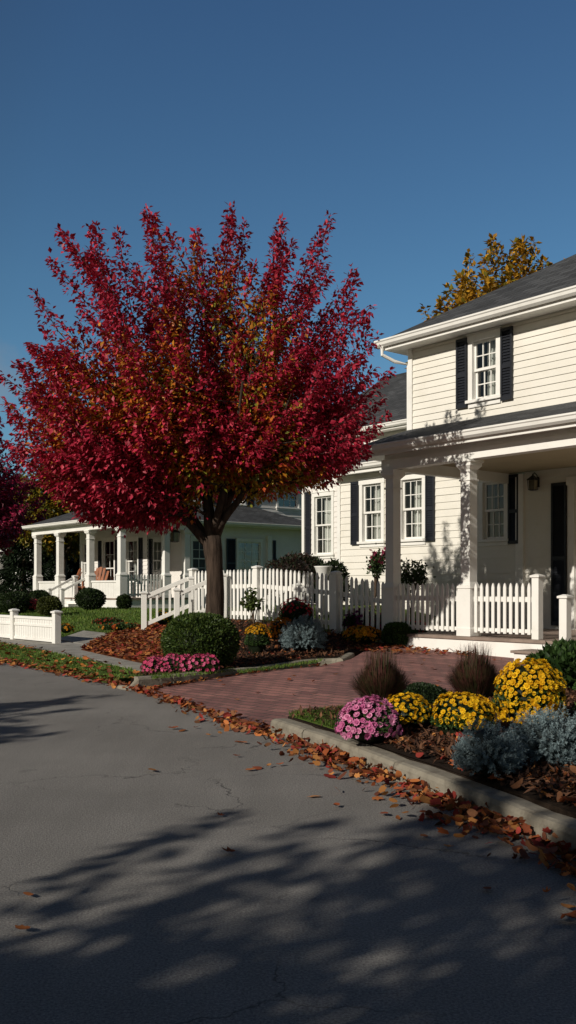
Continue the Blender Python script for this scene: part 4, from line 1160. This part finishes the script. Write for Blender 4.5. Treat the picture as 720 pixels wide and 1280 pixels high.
YEL = [[.80, .47, .012], [.84, .53, .018], [.72, .38, .010]]
PNK = [[.68, .21, .40], [.74, .30, .48], [.58, .14, .32]]
HOT = [[.62, .09, .20], [.68, .13, .26], [.52, .055, .14]]
ORG = [[.68, .22, .012], [.72, .28, .015], [.58, .16, .010]]
def S(px, py): return spot(px, py)

x, y = S(460, 932); mum('cushion of pink chrysanthemums at the grass end of the kerbside bed', x, y, .20, .26, PNK, 170, .026, 1, 'chrysanthemums in the kerbside bed')
x, y = S(507, 918); mum('small yellow chrysanthemum cushion right behind the pink one', x, y, .18, .245, YEL, 175, .020, 2, 'chrysanthemums in the kerbside bed', cover=.12)
x, y = S(579, 928); mum('middle yellow chrysanthemum cushion with green gaps, between the pink and the tall one', x, y, .195, .29, YEL, 190, .023, 3, 'chrysanthemums in the kerbside bed', cover=.2)
x, y = S(661, 912); mum('tall dense ball of yellow chrysanthemums at the right of the kerbside bed', x, y, .235, .46, YEL, 420, .025, 4, 'chrysanthemums in the kerbside bed')
x, y = S(530, 890); shrub('boxwood_shrub', 'low dark green shrub between the reddish grass and the yellow flowers', x, y, .17, .22, [[.014, .028, .008], [.02, .038, .012]], 4000, .022, 5)

def spruce(label, x, y, r, h, seed, z=None):
    rs = np.random.default_rng(seed); z = H(x, y)+.03 if z is None else z
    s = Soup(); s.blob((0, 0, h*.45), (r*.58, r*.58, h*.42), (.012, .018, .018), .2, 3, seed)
    ns = 420; v = unit(ns, rs); v[:, 2] = abs(v[:, 2])*1.25-.62; v /= np.linalg.norm(v, axis=1, keepdims=True)
    ph = rs.uniform(0, 6.28, 3)
    for i in range(ns):
        w = v[i]; k = 1+.14*math.sin(w[0]*5+ph[0])*math.sin(w[1]*4+ph[1])
        b = w*np.array([r, r, h*.55])*.62*k+np.array([0, 0, h*.42]); L = r*rs.uniform(.42, .62)
        d = w+rs.normal(0, .22, 3)+np.array([0, 0, .45]); d /= np.linalg.norm(d)
        m = 46; t = rs.uniform(0, 1, m); ax = b+d*L*t[:, None]
        if ax[:, 2].max() < 0: continue
        q = unit(m, rs); q -= (q@d)[:, None]*d; q /= np.linalg.norm(q, axis=1, keepdims=True)+1e-9
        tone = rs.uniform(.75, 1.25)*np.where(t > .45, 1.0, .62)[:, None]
        s.leaves(ax, q*.9+d*.65, unit(m, rs), r*.105*(1.1-.4*t), r*.022, np.array([.20, .265, .28])*tone*rs.uniform(.75, 1.2, (m, 1)), .03)
    o = s.build('dwarf_spruce', M['leaf'], None, (x, y, z)); tag(o, label, 'shrub', 'blue grey dwarf spruces'); return o
x, y = S(611, 980); spruce('smaller upright blue grey dwarf spruce nearest the kerb', x, y, .165, .27, 6)
x, y = S(690, 964); spruce('wide mounded blue grey dwarf spruce at the right edge of the kerbside bed', x, y, .215, .27, 7)

def fountain_grass(label, x, y, r, h, seed):
    rs = np.random.default_rng(seed); s = Soup(); n = 4200
    an = rs.uniform(0, 6.283, n); rb = .125*rs.uniform(0, 1, n)**.5; lean = rs.uniform(0, 1, n)**.8
    top = rs.random(n) < .05; hh = h*(.84-.3*lean**2)*rs.uniform(.8, 1.05, n); hh[top] = h*rs.uniform(.95, 1.15, top.sum()); lean[top] *= .4
    p = np.stack([rb*np.cos(an), rb*np.sin(an), np.full(n, -.01)], 1); dr_ = np.stack([np.cos(an), np.sin(an), np.zeros(n)], 1)
    col = np.array([[.075, .028, .022], [.055, .04, .018], [.10, .035, .028], [.045, .05, .018]])[rs.integers(0, 4, n)]*rs.uniform(.6, 1.3, (n, 1))
    sd = np.stack([-np.sin(an), np.cos(an), np.zeros(n)], 1)
    segs = 4; prev = None
    V = []
    for k in range(segs+1):
        t = k/segs; c = p + dr_*(lean*r*.74*t**1.15)[:, None] + np.array([0, 0, 1.0])*(hh*(t-.22*lean*t*t))[:, None]
        w = .0042*(1-.8*t); V.append(c-sd*w); V.append(c+sd*w)
    V = np.stack(V, 1); K = 2*(segs+1); b = np.arange(n)[:, None]*K; T = []
    for k in range(segs): T += [b+np.array([[2*k, 2*k+1, 2*k+3]]), b+np.array([[2*k, 2*k+3, 2*k+2]])]
    s.add(V.reshape(-1, 3), np.concatenate(T), np.repeat(col, K, 0))
    o = s.build('fountain_grass', M['leaf'], None, (x, y, H(x, y)+.04)); tag(o, label, 'grass clump', 'reddish fountain grasses'); return o
x, y = S(477, 886); fountain_grass('reddish fountain grass clump left, behind the pink chrysanthemums', x, y, .25, .43, 8)
x, y = S(594, 880); fountain_grass('reddish fountain grass clump between the yellow cushion and the tall yellow ball', x, y, .24, .45, 9)
x, y = S(716, 866); shrub('evergreen_shrub', 'leafy bright green shrub beside the porch step at the right edge', x, y, .36, .40, [[.03, .065, .014], [.045, .085, .02], [.02, .045, .01]], 2600, .085, 10, amp=.14, rough=.12)

# bed in front of the maple
x, y = S(257, 831); shrub('boxwood_shrub', 'large round boxwood in front of the maple trunk', -1.06, 11.62, .445, .68, [[.040, .075, .012], [.060, .10, .018], [.026, .05, .009], [.08, .115, .022]], 17000, .034, 12, amp=.035, rough=.04)
x, y = S(321, 823); mum('dark green dome topped with yellow flowers beside the large boxwood', x, y+.2, .175, .46, [[.62, .33, .012], [.55, .26, .01]], 120, .022, 13, cover=.75)
x, y = S(352, 803); mum('orange chrysanthemums between the yellow topped dome and the blue spruce', x, y, .22, .34, ORG, 140, .03, 14)
x, y = S(380, 820); spruce('blue grey dwarf spruce in front of the picket fence', x, y+.1, .30, .50, 15)
x, y = S(453, 806); mum('orange yellow chrysanthemum cushion in front of the purple ones', x, y, .29, .26, [[.70, .30, .012], [.72, .36, .015], [.66, .24, .01]], 170, .034, 16)
x, y = S(455, 799); mum('dark purple chrysanthemums against the picket fence', x, y+.35, .30, .40, [[.17, .02, .12], [.22, .035, .14], [.12, .015, .08]], 170, .032, 17)
x, y = S(500, 809); shrub('boxwood_shrub', 'small green boxwood at the foot of the left porch column', x, y+.1, .25, .36, [[.05, .10, .02], [.07, .13, .026], [.035, .07, .015]], 6000, .03, 18)
x, y = S(516, 806); mum('red flowers right of the small green boxwood by the porch', x, y+.22, .24, .40, [[.42, .02, .03], [.36, .015, .02], [.5, .05, .04]], 70, .036, 19, lay=1, petals=7)
x, y = S(484, 800); mum('red flowers against the fence left of the porch column', x, y+.35, .16, .42, [[.36, .02, .045], [.30, .015, .03]], 40, .034, 119, lay=1, petals=7)
x, y = S(370, 796); mum('red flowers above the blue spruce before the picket fence', x, y+.6, .28, .52, [[.44, .02, .035], [.5, .03, .05]], 80, .036, 20, lay=1, petals=7, cover=.4)
# a drift of pink flowers along the kerb: one plant each
k = 0
for px, py in ((194, 838), (212, 840), (230, 839), (248, 838), (265, 836), (203, 834), (222, 833), (240, 832), (258, 831)):
    x, y = S(px, py)
    x = x*.965; y = 11.0+.17*(k > 4)
    mum('hot pink flower plant in the drift at the foot of the large boxwood', x, y, .115, .20, HOT, 42, .030, 200+k, 'hot pink flowers along the kerb', lay=1, petals=6); k += 1
x, y = S(205, 783); mum('small yellow flowers between the white sloped railings', x, y, .16, .28, [[.6, .32, .01], [.5, .3, .02]], 50, .03, 230)
x, y = S(150, 789); mum('low red and yellow flowers at the edge of the lawn', x, y, .35, .13, [[.42, .03, .02], [.5, .2, .02]], 50, .035, 231)
x, y = S(128, 786); mum('low dark red flowers on the lawn side of the leaf bed', x, y+.6, .30, .12, [[.36, .03, .02], [.3, .05, .02]], 40, .035, 232)
x, y = S(77, 795); mum('tuft of orange flowers at the end post of the low white fence', x, y+.4, .13, .17, [[.6, .26, .02], [.5, .2, .02]], 24, .035, 233)

# shrubs around the left house
for i, (px, py, d, r, h, l) in enumerate(((18, 758, 27.5, .40, .56, 'round boxwood nearest the left edge behind the low fence'), (49, 754, 29.0, .35, .52, 'round boxwood at the corner of the left porch'), (62, 767, 25.5, .30, .46, 'small olive boxwood on the lawn above the low fence'),
                                          (113, 762, 27.5, .40, .56, 'dark boxwood before the porch steps of the left house'), (155, 765, 27.5, .19, .36, 'smallest dark boxwood at the corner column of the left house'), (2, 757, 28.5, .36, .5, 'boxwood cut by the left edge of the picture'))):
    x, y = onx(px, d), d; shrub('boxwood_shrub', l, x, y, r, h, [[.022, .040, .010], [.032, .054, .012], [.016, .03, .008]] if i != 2 else [[.05, .062, .012], [.065, .075, .014]], 3500, .055, 60+i, group='boxwoods before the left house')
x, y = onx(39, 27.8), 27.8; mum('pinkish red flowers between two boxwoods before the left house', x, y, .22, .30, [[.5, .05, .07], [.55, .08, .1]], 50, .055, 70, lay=1, petals=6)
# behind the picket fence
def rose(label, px, d, h, pal, seed, nf):
    x = onx(px, d); rs = np.random.default_rng(seed); root = empty('flowering_shrub', (x, d, H(x, d))); tag(root, label, 'shrub')
    st = MB(); s = Soup(); f = Soup(); tips = []
    for i in range(11):
        a = rs.uniform(0, 6.28); r = rs.uniform(.05, .32); P = [(0, 0, 0), (r*.35*math.cos(a), r*.35*math.sin(a), h*.5), (r*math.cos(a), r*math.sin(a), h*rs.uniform(.8, 1.0))]
        st.tube(P, [.012, .009, .005], 6); m = 60; t = rs.uniform(.35, 1, m); b = np.array(P[1])*(1-t)[:, None]+np.array(P[2])*t[:, None]
        s.leaves(b+rs.normal(0, .05, (m, 3)), unit(m, rs), unit(m, rs)+[0, 0, .7], .075, .04, np.array([.04, .065, .02])*rs.uniform(.5, 1.4, (m, 1))); tips.append(P[2])
    T = np.array(tips)[rs.integers(0, len(tips), nf)]+rs.normal(0, .075, (nf, 3)); Nn = unit(nf, rs)+[0, -.8, .5]; Nn /= np.linalg.norm(Nn, axis=1, keepdims=True)
    flower_heads(f, T, Nn, .042, pal, rs, 6, 2); st.build('stem', M['bark'], root); s.build('foliage', M['leaf'], root); f.build('flowers', M['petal'], root)
rose('dark pink flowering shrub behind the picket fence below the left window', 468, 18.2, 1.12, [[.28, .03, .08], [.36, .06, .12]], 80, 46)
rose('pale leafy shrub behind the porch railing below the right window', 515, 17.2, 1.02, [[.36, .32, .26], [.3, .28, .2]], 81, 22)
for px, d, r, h, l in ((366, 20.5, .5, .98, 'dark reddish shrub behind the fence right of the maple trunk'), (388, 21.2, .4, .95, 'dark shrub behind the fence under the grey shutter'), (415, 19.0, .3, .8, 'dark green shrub behind the fence beside the white urn')):
    x = onx(px, d); shrub('shrub', l, x, d, r, h, [[.035, .018, .012], [.02, .028, .012]] if 'reddish' in l else [[.018, .03, .012], [.026, .04, .014]], 2500, .07, int(px), amp=.12, rough=.1)
def urn(px, d, label):
    x = onx(px, d); z = H(x, d); r = empty('urn_planter', (x, d, z)); tag(r, label, 'planter')
    MB().box(-.13, .13, -.13, .13, 0, .62).build('plinth', M['white'], r)
    MB().lathe(0, 0, [(.09, .621), (.06, .67), (.12, .75), (.155, .86), (.175, .88), (.15, .885), (.12, .82)], 18).build('urn', M['terracotta'], r, smooth=True)
urn(404, 17.6, 'white urn on a plinth behind the picket fence')
x, y = onx(318, 17.1), 17.1
def sapling(x, y, label, seed):
    rs = np.random.default_rng(seed); root = empty('leafy_plant', (x, y, H(x, y))); tag(root, label, 'plant'); st = MB(); s = Soup()
    for i in range(7):
        a = rs.uniform(0, 6.28); P = [(0, 0, 0), (.05*math.cos(a), .05*math.sin(a), .3), (rs.uniform(.1, .28)*math.cos(a), .2*math.sin(a), rs.uniform(.45, .72))]; st.tube(P, [.012, .009, .005], 6)
        m = 26; t = rs.uniform(.2, 1, m); b = np.array(P[1])*(1-t)[:, None]+np.array(P[2])*t[:, None]; s.leaves(b, unit(m, rs), unit(m, rs)+[0, 0, 1], .1, .055, np.array([.06, .085, .02])*rs.uniform(.5, 1.5, (m, 1)))
    st.build('stem', M['bark'], root); s.build('foliage', M['leaf'], root)
sapling(x, y-.3, 'thin leafy green plant against the picket fence right of the trunk', 90)

# ------------------------------------------------------------------ lawns and leaf litter (uncountable: one object each)
def inside(P, x, y):
    P = np.array(P); c = np.zeros(len(x), bool); j = len(P)-1
    for i in range(len(P)):
        with np.errstate(divide='ignore', invalid='ignore'):
            m = ((P[i, 1] > y) != (P[j, 1] > y)) & (x < (P[j, 0]-P[i, 0])*(y-P[i, 1])/(P[j, 1]-P[i, 1]+1e-12)+P[i, 0])
        c ^= m; j = i
    return c
def scatter(poly, n, rs):
    P = np.array(poly); xs = []; ys = []; k = 0
    while k < n:
        x = rs.uniform(P[:, 0].min(), P[:, 0].max(), n*2); y = rs.uniform(P[:, 1].min(), P[:, 1].max(), n*2); m = inside(P, x, y)
        xs.append(x[m]); ys.append(y[m]); k += m.sum()
    return np.concatenate(xs)[:n], np.concatenate(ys)[:n]
def blades(poly, n, h, w, seed, off=.0, excl=()):
    rs = np.random.default_rng(seed); x, y = scatter(poly, n, rs)
    for e in excl: m = ~inside(e, x, y); x, y = x[m], y[m]
    n = len(x); s = Soup(); p = np.stack([x, y, terrain(x, y)+off-.006], 1)
    d = np.stack([rs.normal(0, .35, n), rs.normal(0, .35, n), np.ones(n)], 1)
    pat = .82+.18*np.sin(x*2.1)*np.sin(y*1.7)
    c = np.array([[.11, .20, .026], [.14, .235, .032], [.08, .15, .02], [.18, .225, .045]])[rs.integers(0, 4, n)]*rs.uniform(.7, 1.25, (n, 1))*pat[:, None]
    s.leaves(p, d, unit(n, rs), h*rs.uniform(.6, 1.3, n), w, c, .1, .35)
    o = s.build('grass', M['leaf']); tag(o, kind='stuff'); return o
blades(grass_patch, 16000, .05, .006, 1, .03)
blades(side_grass, 9000, .05, .008, 2, .075)
blades(verge_poly, 26000, .04, .011, 3, .008)
lawn = [g(70, 802, .1), g(104, 796, .12), g(150, 799, .14), g(205, 793, .2), (-2.2, 17.6), (-3.0, 22), (-3.4, 27), (-4.6, 29.6), L2W(-6, -.2, LO), L2W(-14, -.2, LO), (-17, 33), (-9, 22)]
blades(lawn, 60000, .06, .016, 4, -.05)
blades([g(182, 836, .1), g(215, 832, .12), g(222, 826, .12), g(225, 800, .2), g(300, 845, .1), g(400, 832, .1), g(404, 829, .1), g(300, 842, .1), g(190, 853, .1)], 5000, .04, .008, 5, .03)

def litter(name, poly, n, size, pal, seed, off=.012, low=False, lift=.03, xy=None, mat='dry', label=None, zf=None, flatn=.5):
    rs = np.random.default_rng(seed); x, y = scatter(poly, n, rs) if xy is None else xy; n = len(x)
    z = (terrain(x, y, low) if zf is None else zf(x, y))+off
    p = np.stack([x, y, z+rs.uniform(0, 1, n)**2*lift], 1); pal = np.array(pal)
    s = Soup(); an = rs.uniform(0, 6.283, n); nn = unit(n, rs)*flatn+[0, 0, 1.0]; nn /= np.linalg.norm(nn, axis=1, keepdims=True)
    t1 = np.stack([np.cos(an), np.sin(an), np.zeros(n)], 1); t1 -= (t1*nn).sum(1, keepdims=True)*nn; t1 /= np.linalg.norm(t1, axis=1, keepdims=True)
    t2 = np.cross(nn, t1); L = size*rs.uniform(.6, 1.3, n); c = pal[rs.integers(0, len(pal), n)]*rs.uniform(.55, 1.3, (n, 1))
    # lobed leaf: five points round a centre, curled
    ang = np.array([0, .42, .80, 1.25, 1.75, 2.35, 2.75, 3.53, 3.93, 4.53, 5.03, 5.48, 5.86]); rad = np.array([1.0, .50, .86, .42, .70, .38, .42, .42, .38, .70, .42, .86, .50])*.55
    K = len(ang); curl = rs.uniform(-.25, .75, n)
    V = [p]
    mixl = np.clip(rs.normal(.30, .35, n), 0, 1); asp = rs.uniform(.65, 1.0, n)
    for a, r in zip(ang, rad):
        ro = .50*(.62+.38*math.cos(a)**2); r_ = L*(r*mixl+ro*(1-mixl))
        V.append(p+(t1*math.cos(a)+t2*math.sin(a)*asp[:, None])*r_[:, None]+nn*(L*curl*(r_/L)**2*1.6)[:, None]+t1*(L*.08*math.sin(a*2))[:, None]*(1-mixl)[:, None])
    V = np.stack(V, 1); b = np.arange(n)[:, None]*(K+1); T = np.concatenate([b+np.array([[0, 1+i, 1+(i+1) % K]]) for i in range(K)])
    s.add(V.reshape(-1, 3), T, np.repeat(c, K+1, 0))
    o = s.build(name, M[mat]); tag(o, kind='stuff')
    return o
RUST = [[.28, .075, .026], [.36, .12, .036], [.18, .048, .022], [.42, .18, .055], [.14, .048, .028], [.28, .04, .03], [.22, .095, .045]]
# along the kerb and across the driveway mouth
rs = np.random.default_rng(77); n = 4600
yy = rs.uniform(2.2, 11.0, n); wd = np.interp(yy, [2, 4, 5.5, 7, 8, 9.5, 11], [.17, .15, .13, .15, .13, .07, .05]); o_ = -abs(rs.normal(0, 1, n))*wd+.02
m = rs.random(n) < np.interp(yy, [2, 5.4, 7.2, 7.8, 10, 11], [1, .85, .7, .5, .35, .3])*(.62+.38*np.sin(yy*3.1+1)*np.sin(yy*7.3)); yy, o_ = yy[m], o_[m]
i = np.clip(np.searchsorted(EDGE[:, 1], yy), 1, len(EDGE)-1); t = ((yy-EDGE[i-1, 1])/(EDGE[i, 1]-EDGE[i-1, 1]))[:, None]
pp = EDGE[i-1]*(1-t)+EDGE[i]*t+(nrm[i-1]*(1-t)+nrm[i]*t)*o_[:, None]
litter('fallen_leaves', None, 0, .062, RUST, 78, off=.008, lift=.055, xy=(pp[:, 0], pp[:, 1]), zf=lambda x, y: np.zeros(len(x)), flatn=.85)
# along the verge gutter
rs = np.random.default_rng(79); n = 1500; yy = rs.uniform(10.9, 26, n); o_ = -rs.normal(0, .1, n)
i = np.clip(np.searchsorted(EDGE[:, 1], yy), 1, len(EDGE)-1); t = ((yy-EDGE[i-1, 1])/(EDGE[i, 1]-EDGE[i-1, 1]))[:, None]
pp = EDGE[i-1]*(1-t)+EDGE[i]*t+(nrm[i-1]*(1-t)+nrm[i]*t)*o_[:, None]
litter('fallen_leaves', None, 0, .08, RUST, 80, off=.01, lift=.03, xy=(pp[:, 0], pp[:, 1]))
litter('fallen_leaves', verge_poly, 1500, .085, RUST+[[.42, .17, .04], [.48, .22, .05], [.40, .14, .03]], 81, off=.03, lift=.03)
litter('fallen_leaves', leafbed_poly, 4200, .08, RUST, 82, off=.03, lift=.04)
litter('fallen_leaves', bed2_poly, 700, .075, RUST, 83, off=.06, lift=.02)
litter('fallen_leaves', [L2W(-1.6, -.2), L2W(-.3, -.15), L2W(2, -.15), L2W(2, -.5), (2.2, 13.2), (1.2, 13.7), (.9, 14.2)], 500, .075, RUST, 84, off=.03, low=False, lift=.02)
litter('fallen_leaves', off_edge(.2, 5.6, 1.5, 12)+[(6, 1.5), (6, 6), (2.4, 6.6), (1.2, 6.1)], 1500, .06, RUST, 85, off=.07, lift=.03, flatn=.9)
litter('fallen_leaves', off_edge(.13, 6.0, 1.5, 12)+off_edge(.75, 1.5, 6.0, 12), 750, .06, RUST, 88, off=.045, lift=.03, flatn=.9)
kb = off_edge(-.05, 9.9, 10.75, 6)+[g(196, 860, .0), g(300, 849, .04), g(404, 836, .08), (.6, 12.2), (.0, 11.7), (-.8, 11.0), (-1.4, 10.4)]
litter('fallen_leaves', kb, 420, .07, RUST, 86, off=.012, low=True, lift=.02)
litter('fallen_leaves', drive_poly, 60, .07, RUST, 87, off=.014, low=True, lift=.005, flatn=.2)
# bark mulch on both beds
def mulch(poly, n, seed, off, s0=.035):
    rs = np.random.default_rng(seed); x, y = scatter(poly, n, rs); s = Soup()
    p = np.stack([x, y, terrain(x, y)+off+rs.uniform(0, .02, n)], 1); d = unit(n, rs)*[1, 1, .6]
    s.leaves(p, d, unit(n, rs)*.5+[0, 0, 1], s0*rs.uniform(.6, 1.5, n), s0*.4, np.array([[.085, .042, .026], [.13, .062, .036], [.045, .025, .018], [.18, .085, .045]])[rs.integers(0, 4, n)]*rs.uniform(.6, 1.2, (n, 1)), .08)
    o = s.build('bark_mulch', M['dry']); tag(o, kind='stuff')
mulch(off_edge(.15, 7.25, 2.6, 14)+[(3.6, 2.6), (3.6, 9.6), (2.27, 9.3), (1.33, 8.5), (.6, 7.6)], 26000, 91, .052, .05); mulch(bed2_poly, 9000, 92, .052, .05)

# single leaves on the open road
def road_leaf(px, py, size, col, seed):
    x, y = g(px, py, 0.0); s0 = set(bpy.data.objects.keys())
    o = litter('fallen_leaf', None, 1, size, [col], seed, off=0, lift=0, xy=(np.array([0.0]), np.array([0.0])), zf=lambda a, b: np.zeros(1), flatn=.12)
    del o['kind']; o.location = (x, y, .012); tag(o, 'single dry brown leaf lying on the open asphalt', 'leaf', 'single leaves lying on the road'); return o
for i, (px, py) in enumerate(((217, 912), (228, 914), (245, 911), (262, 921), (297, 928), (305, 930), (322, 961), (335, 960), (350, 958), (312, 964), (295, 947), (394, 997), (276, 1022), (30, 1166), (609, 1114), (712, 1140), (716, 1152), (530, 1048), (480, 1020), (560, 1062),
                              (420, 1010), (470, 1000), (250, 880), (190, 965), (288, 1068), (36, 1122))):
    road_leaf(px, py, .085 if py < 1000 else .075, RUST[i % 4], 300+i)

# ------------------------------------------------------------------ light, sky, camera
sun_to = Vector((-.68, -.733, .485)).normalized()
sl = bpy.data.lights.new('sun', 'SUN'); sl.energy = 4.15; sl.angle = R(.53); sl.color = (1.0, .93, .81)
so = bpy.data.objects.new('sun', sl); COL.objects.link(so); so.rotation_euler = (-sun_to).to_track_quat('-Z', 'Y').to_euler(); so.location = (-20, -15, 12)
w = bpy.data.worlds.new('World'); SC.world = w; w.use_nodes = True; nt = w.node_tree
bg = nt.nodes['Background']; sk = N(nt, 'ShaderNodeTexSky', sky_type='NISHITA'); sk.sun_disc = False
sk.sun_elevation = math.asin(sun_to.z); sk.sun_rotation = math.atan2(sun_to.x, sun_to.y)
sk.altitude = 300; sk.air_density = 1.0; sk.dust_density = .35; sk.ozone_density = 2.2
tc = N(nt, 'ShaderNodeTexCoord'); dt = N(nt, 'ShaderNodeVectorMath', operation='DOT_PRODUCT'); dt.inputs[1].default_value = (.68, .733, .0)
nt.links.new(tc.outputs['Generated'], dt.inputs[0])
tint = ramp(nt, dt.outputs['Value'], [(0.0, (.46, .405, .35)), (0.5, (.66, .96, 1.10))])   # deep blue opposite the sun; unseen sunward sky tinted darker, warmer to deepen shadows
sz = N(nt, 'ShaderNodeSeparateXYZ'); nt.links.new(tc.outputs['Generated'], sz.inputs[0])
hzr = ramp(nt, sz.outputs['Z'], [(0.02, (1.12, 1.12, 1.04)), (0.30, (1.06, 1.10, 1.06)), (0.62, (.92, .92, 1.02))])
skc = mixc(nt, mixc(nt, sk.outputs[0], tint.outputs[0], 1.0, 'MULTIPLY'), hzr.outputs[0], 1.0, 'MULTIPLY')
# one faint wisp of cloud low over the street to the left
cd = N(nt, 'ShaderNodeVectorMath', operation='DISTANCE'); nt.links.new(tc.outputs['Generated'], cd.inputs[0]); cd.inputs[1].default_value = Vector((-.315, 1, .222)).normalized()
cn = noise(nt, tc.outputs['Generated'], 14, 6, .6); cs = N(nt, 'ShaderNodeMath', operation='MULTIPLY_ADD'); cs.inputs[1].default_value = .10
nt.links.new(cn.outputs[0], cs.inputs[0]); nt.links.new(cd.outputs['Value'], cs.inputs[2])
cf = ramp(nt, cs.outputs[0], [(.060, (.3,)*3), (.09, (0, 0, 0))])
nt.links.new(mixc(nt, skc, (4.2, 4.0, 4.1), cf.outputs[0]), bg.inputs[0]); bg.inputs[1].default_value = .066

cam = bpy.data.cameras.new('camera'); co = bpy.data.objects.new('camera', cam); COL.objects.link(co)
co.location = (0, 0, EYE); co.rotation_euler = (R(90), 0, 0)
cam.sensor_fit = 'VERTICAL'; cam.sensor_height = 36; cam.lens = 36*FP/1280; cam.shift_y = (HZ-640)/1280
cam.clip_start = .05; cam.clip_end = 3000
SC.camera = co
SC.view_settings.view_transform = 'Standard'; SC.view_settings.look = 'None'; SC.view_settings.exposure = 0; SC.view_settings.gamma = 1
SC.render.engine = 'CYCLES'
SC.cycles.use_denoising = True
SC.cycles.max_bounces = 8; SC.cycles.transparent_max_bounces = 12
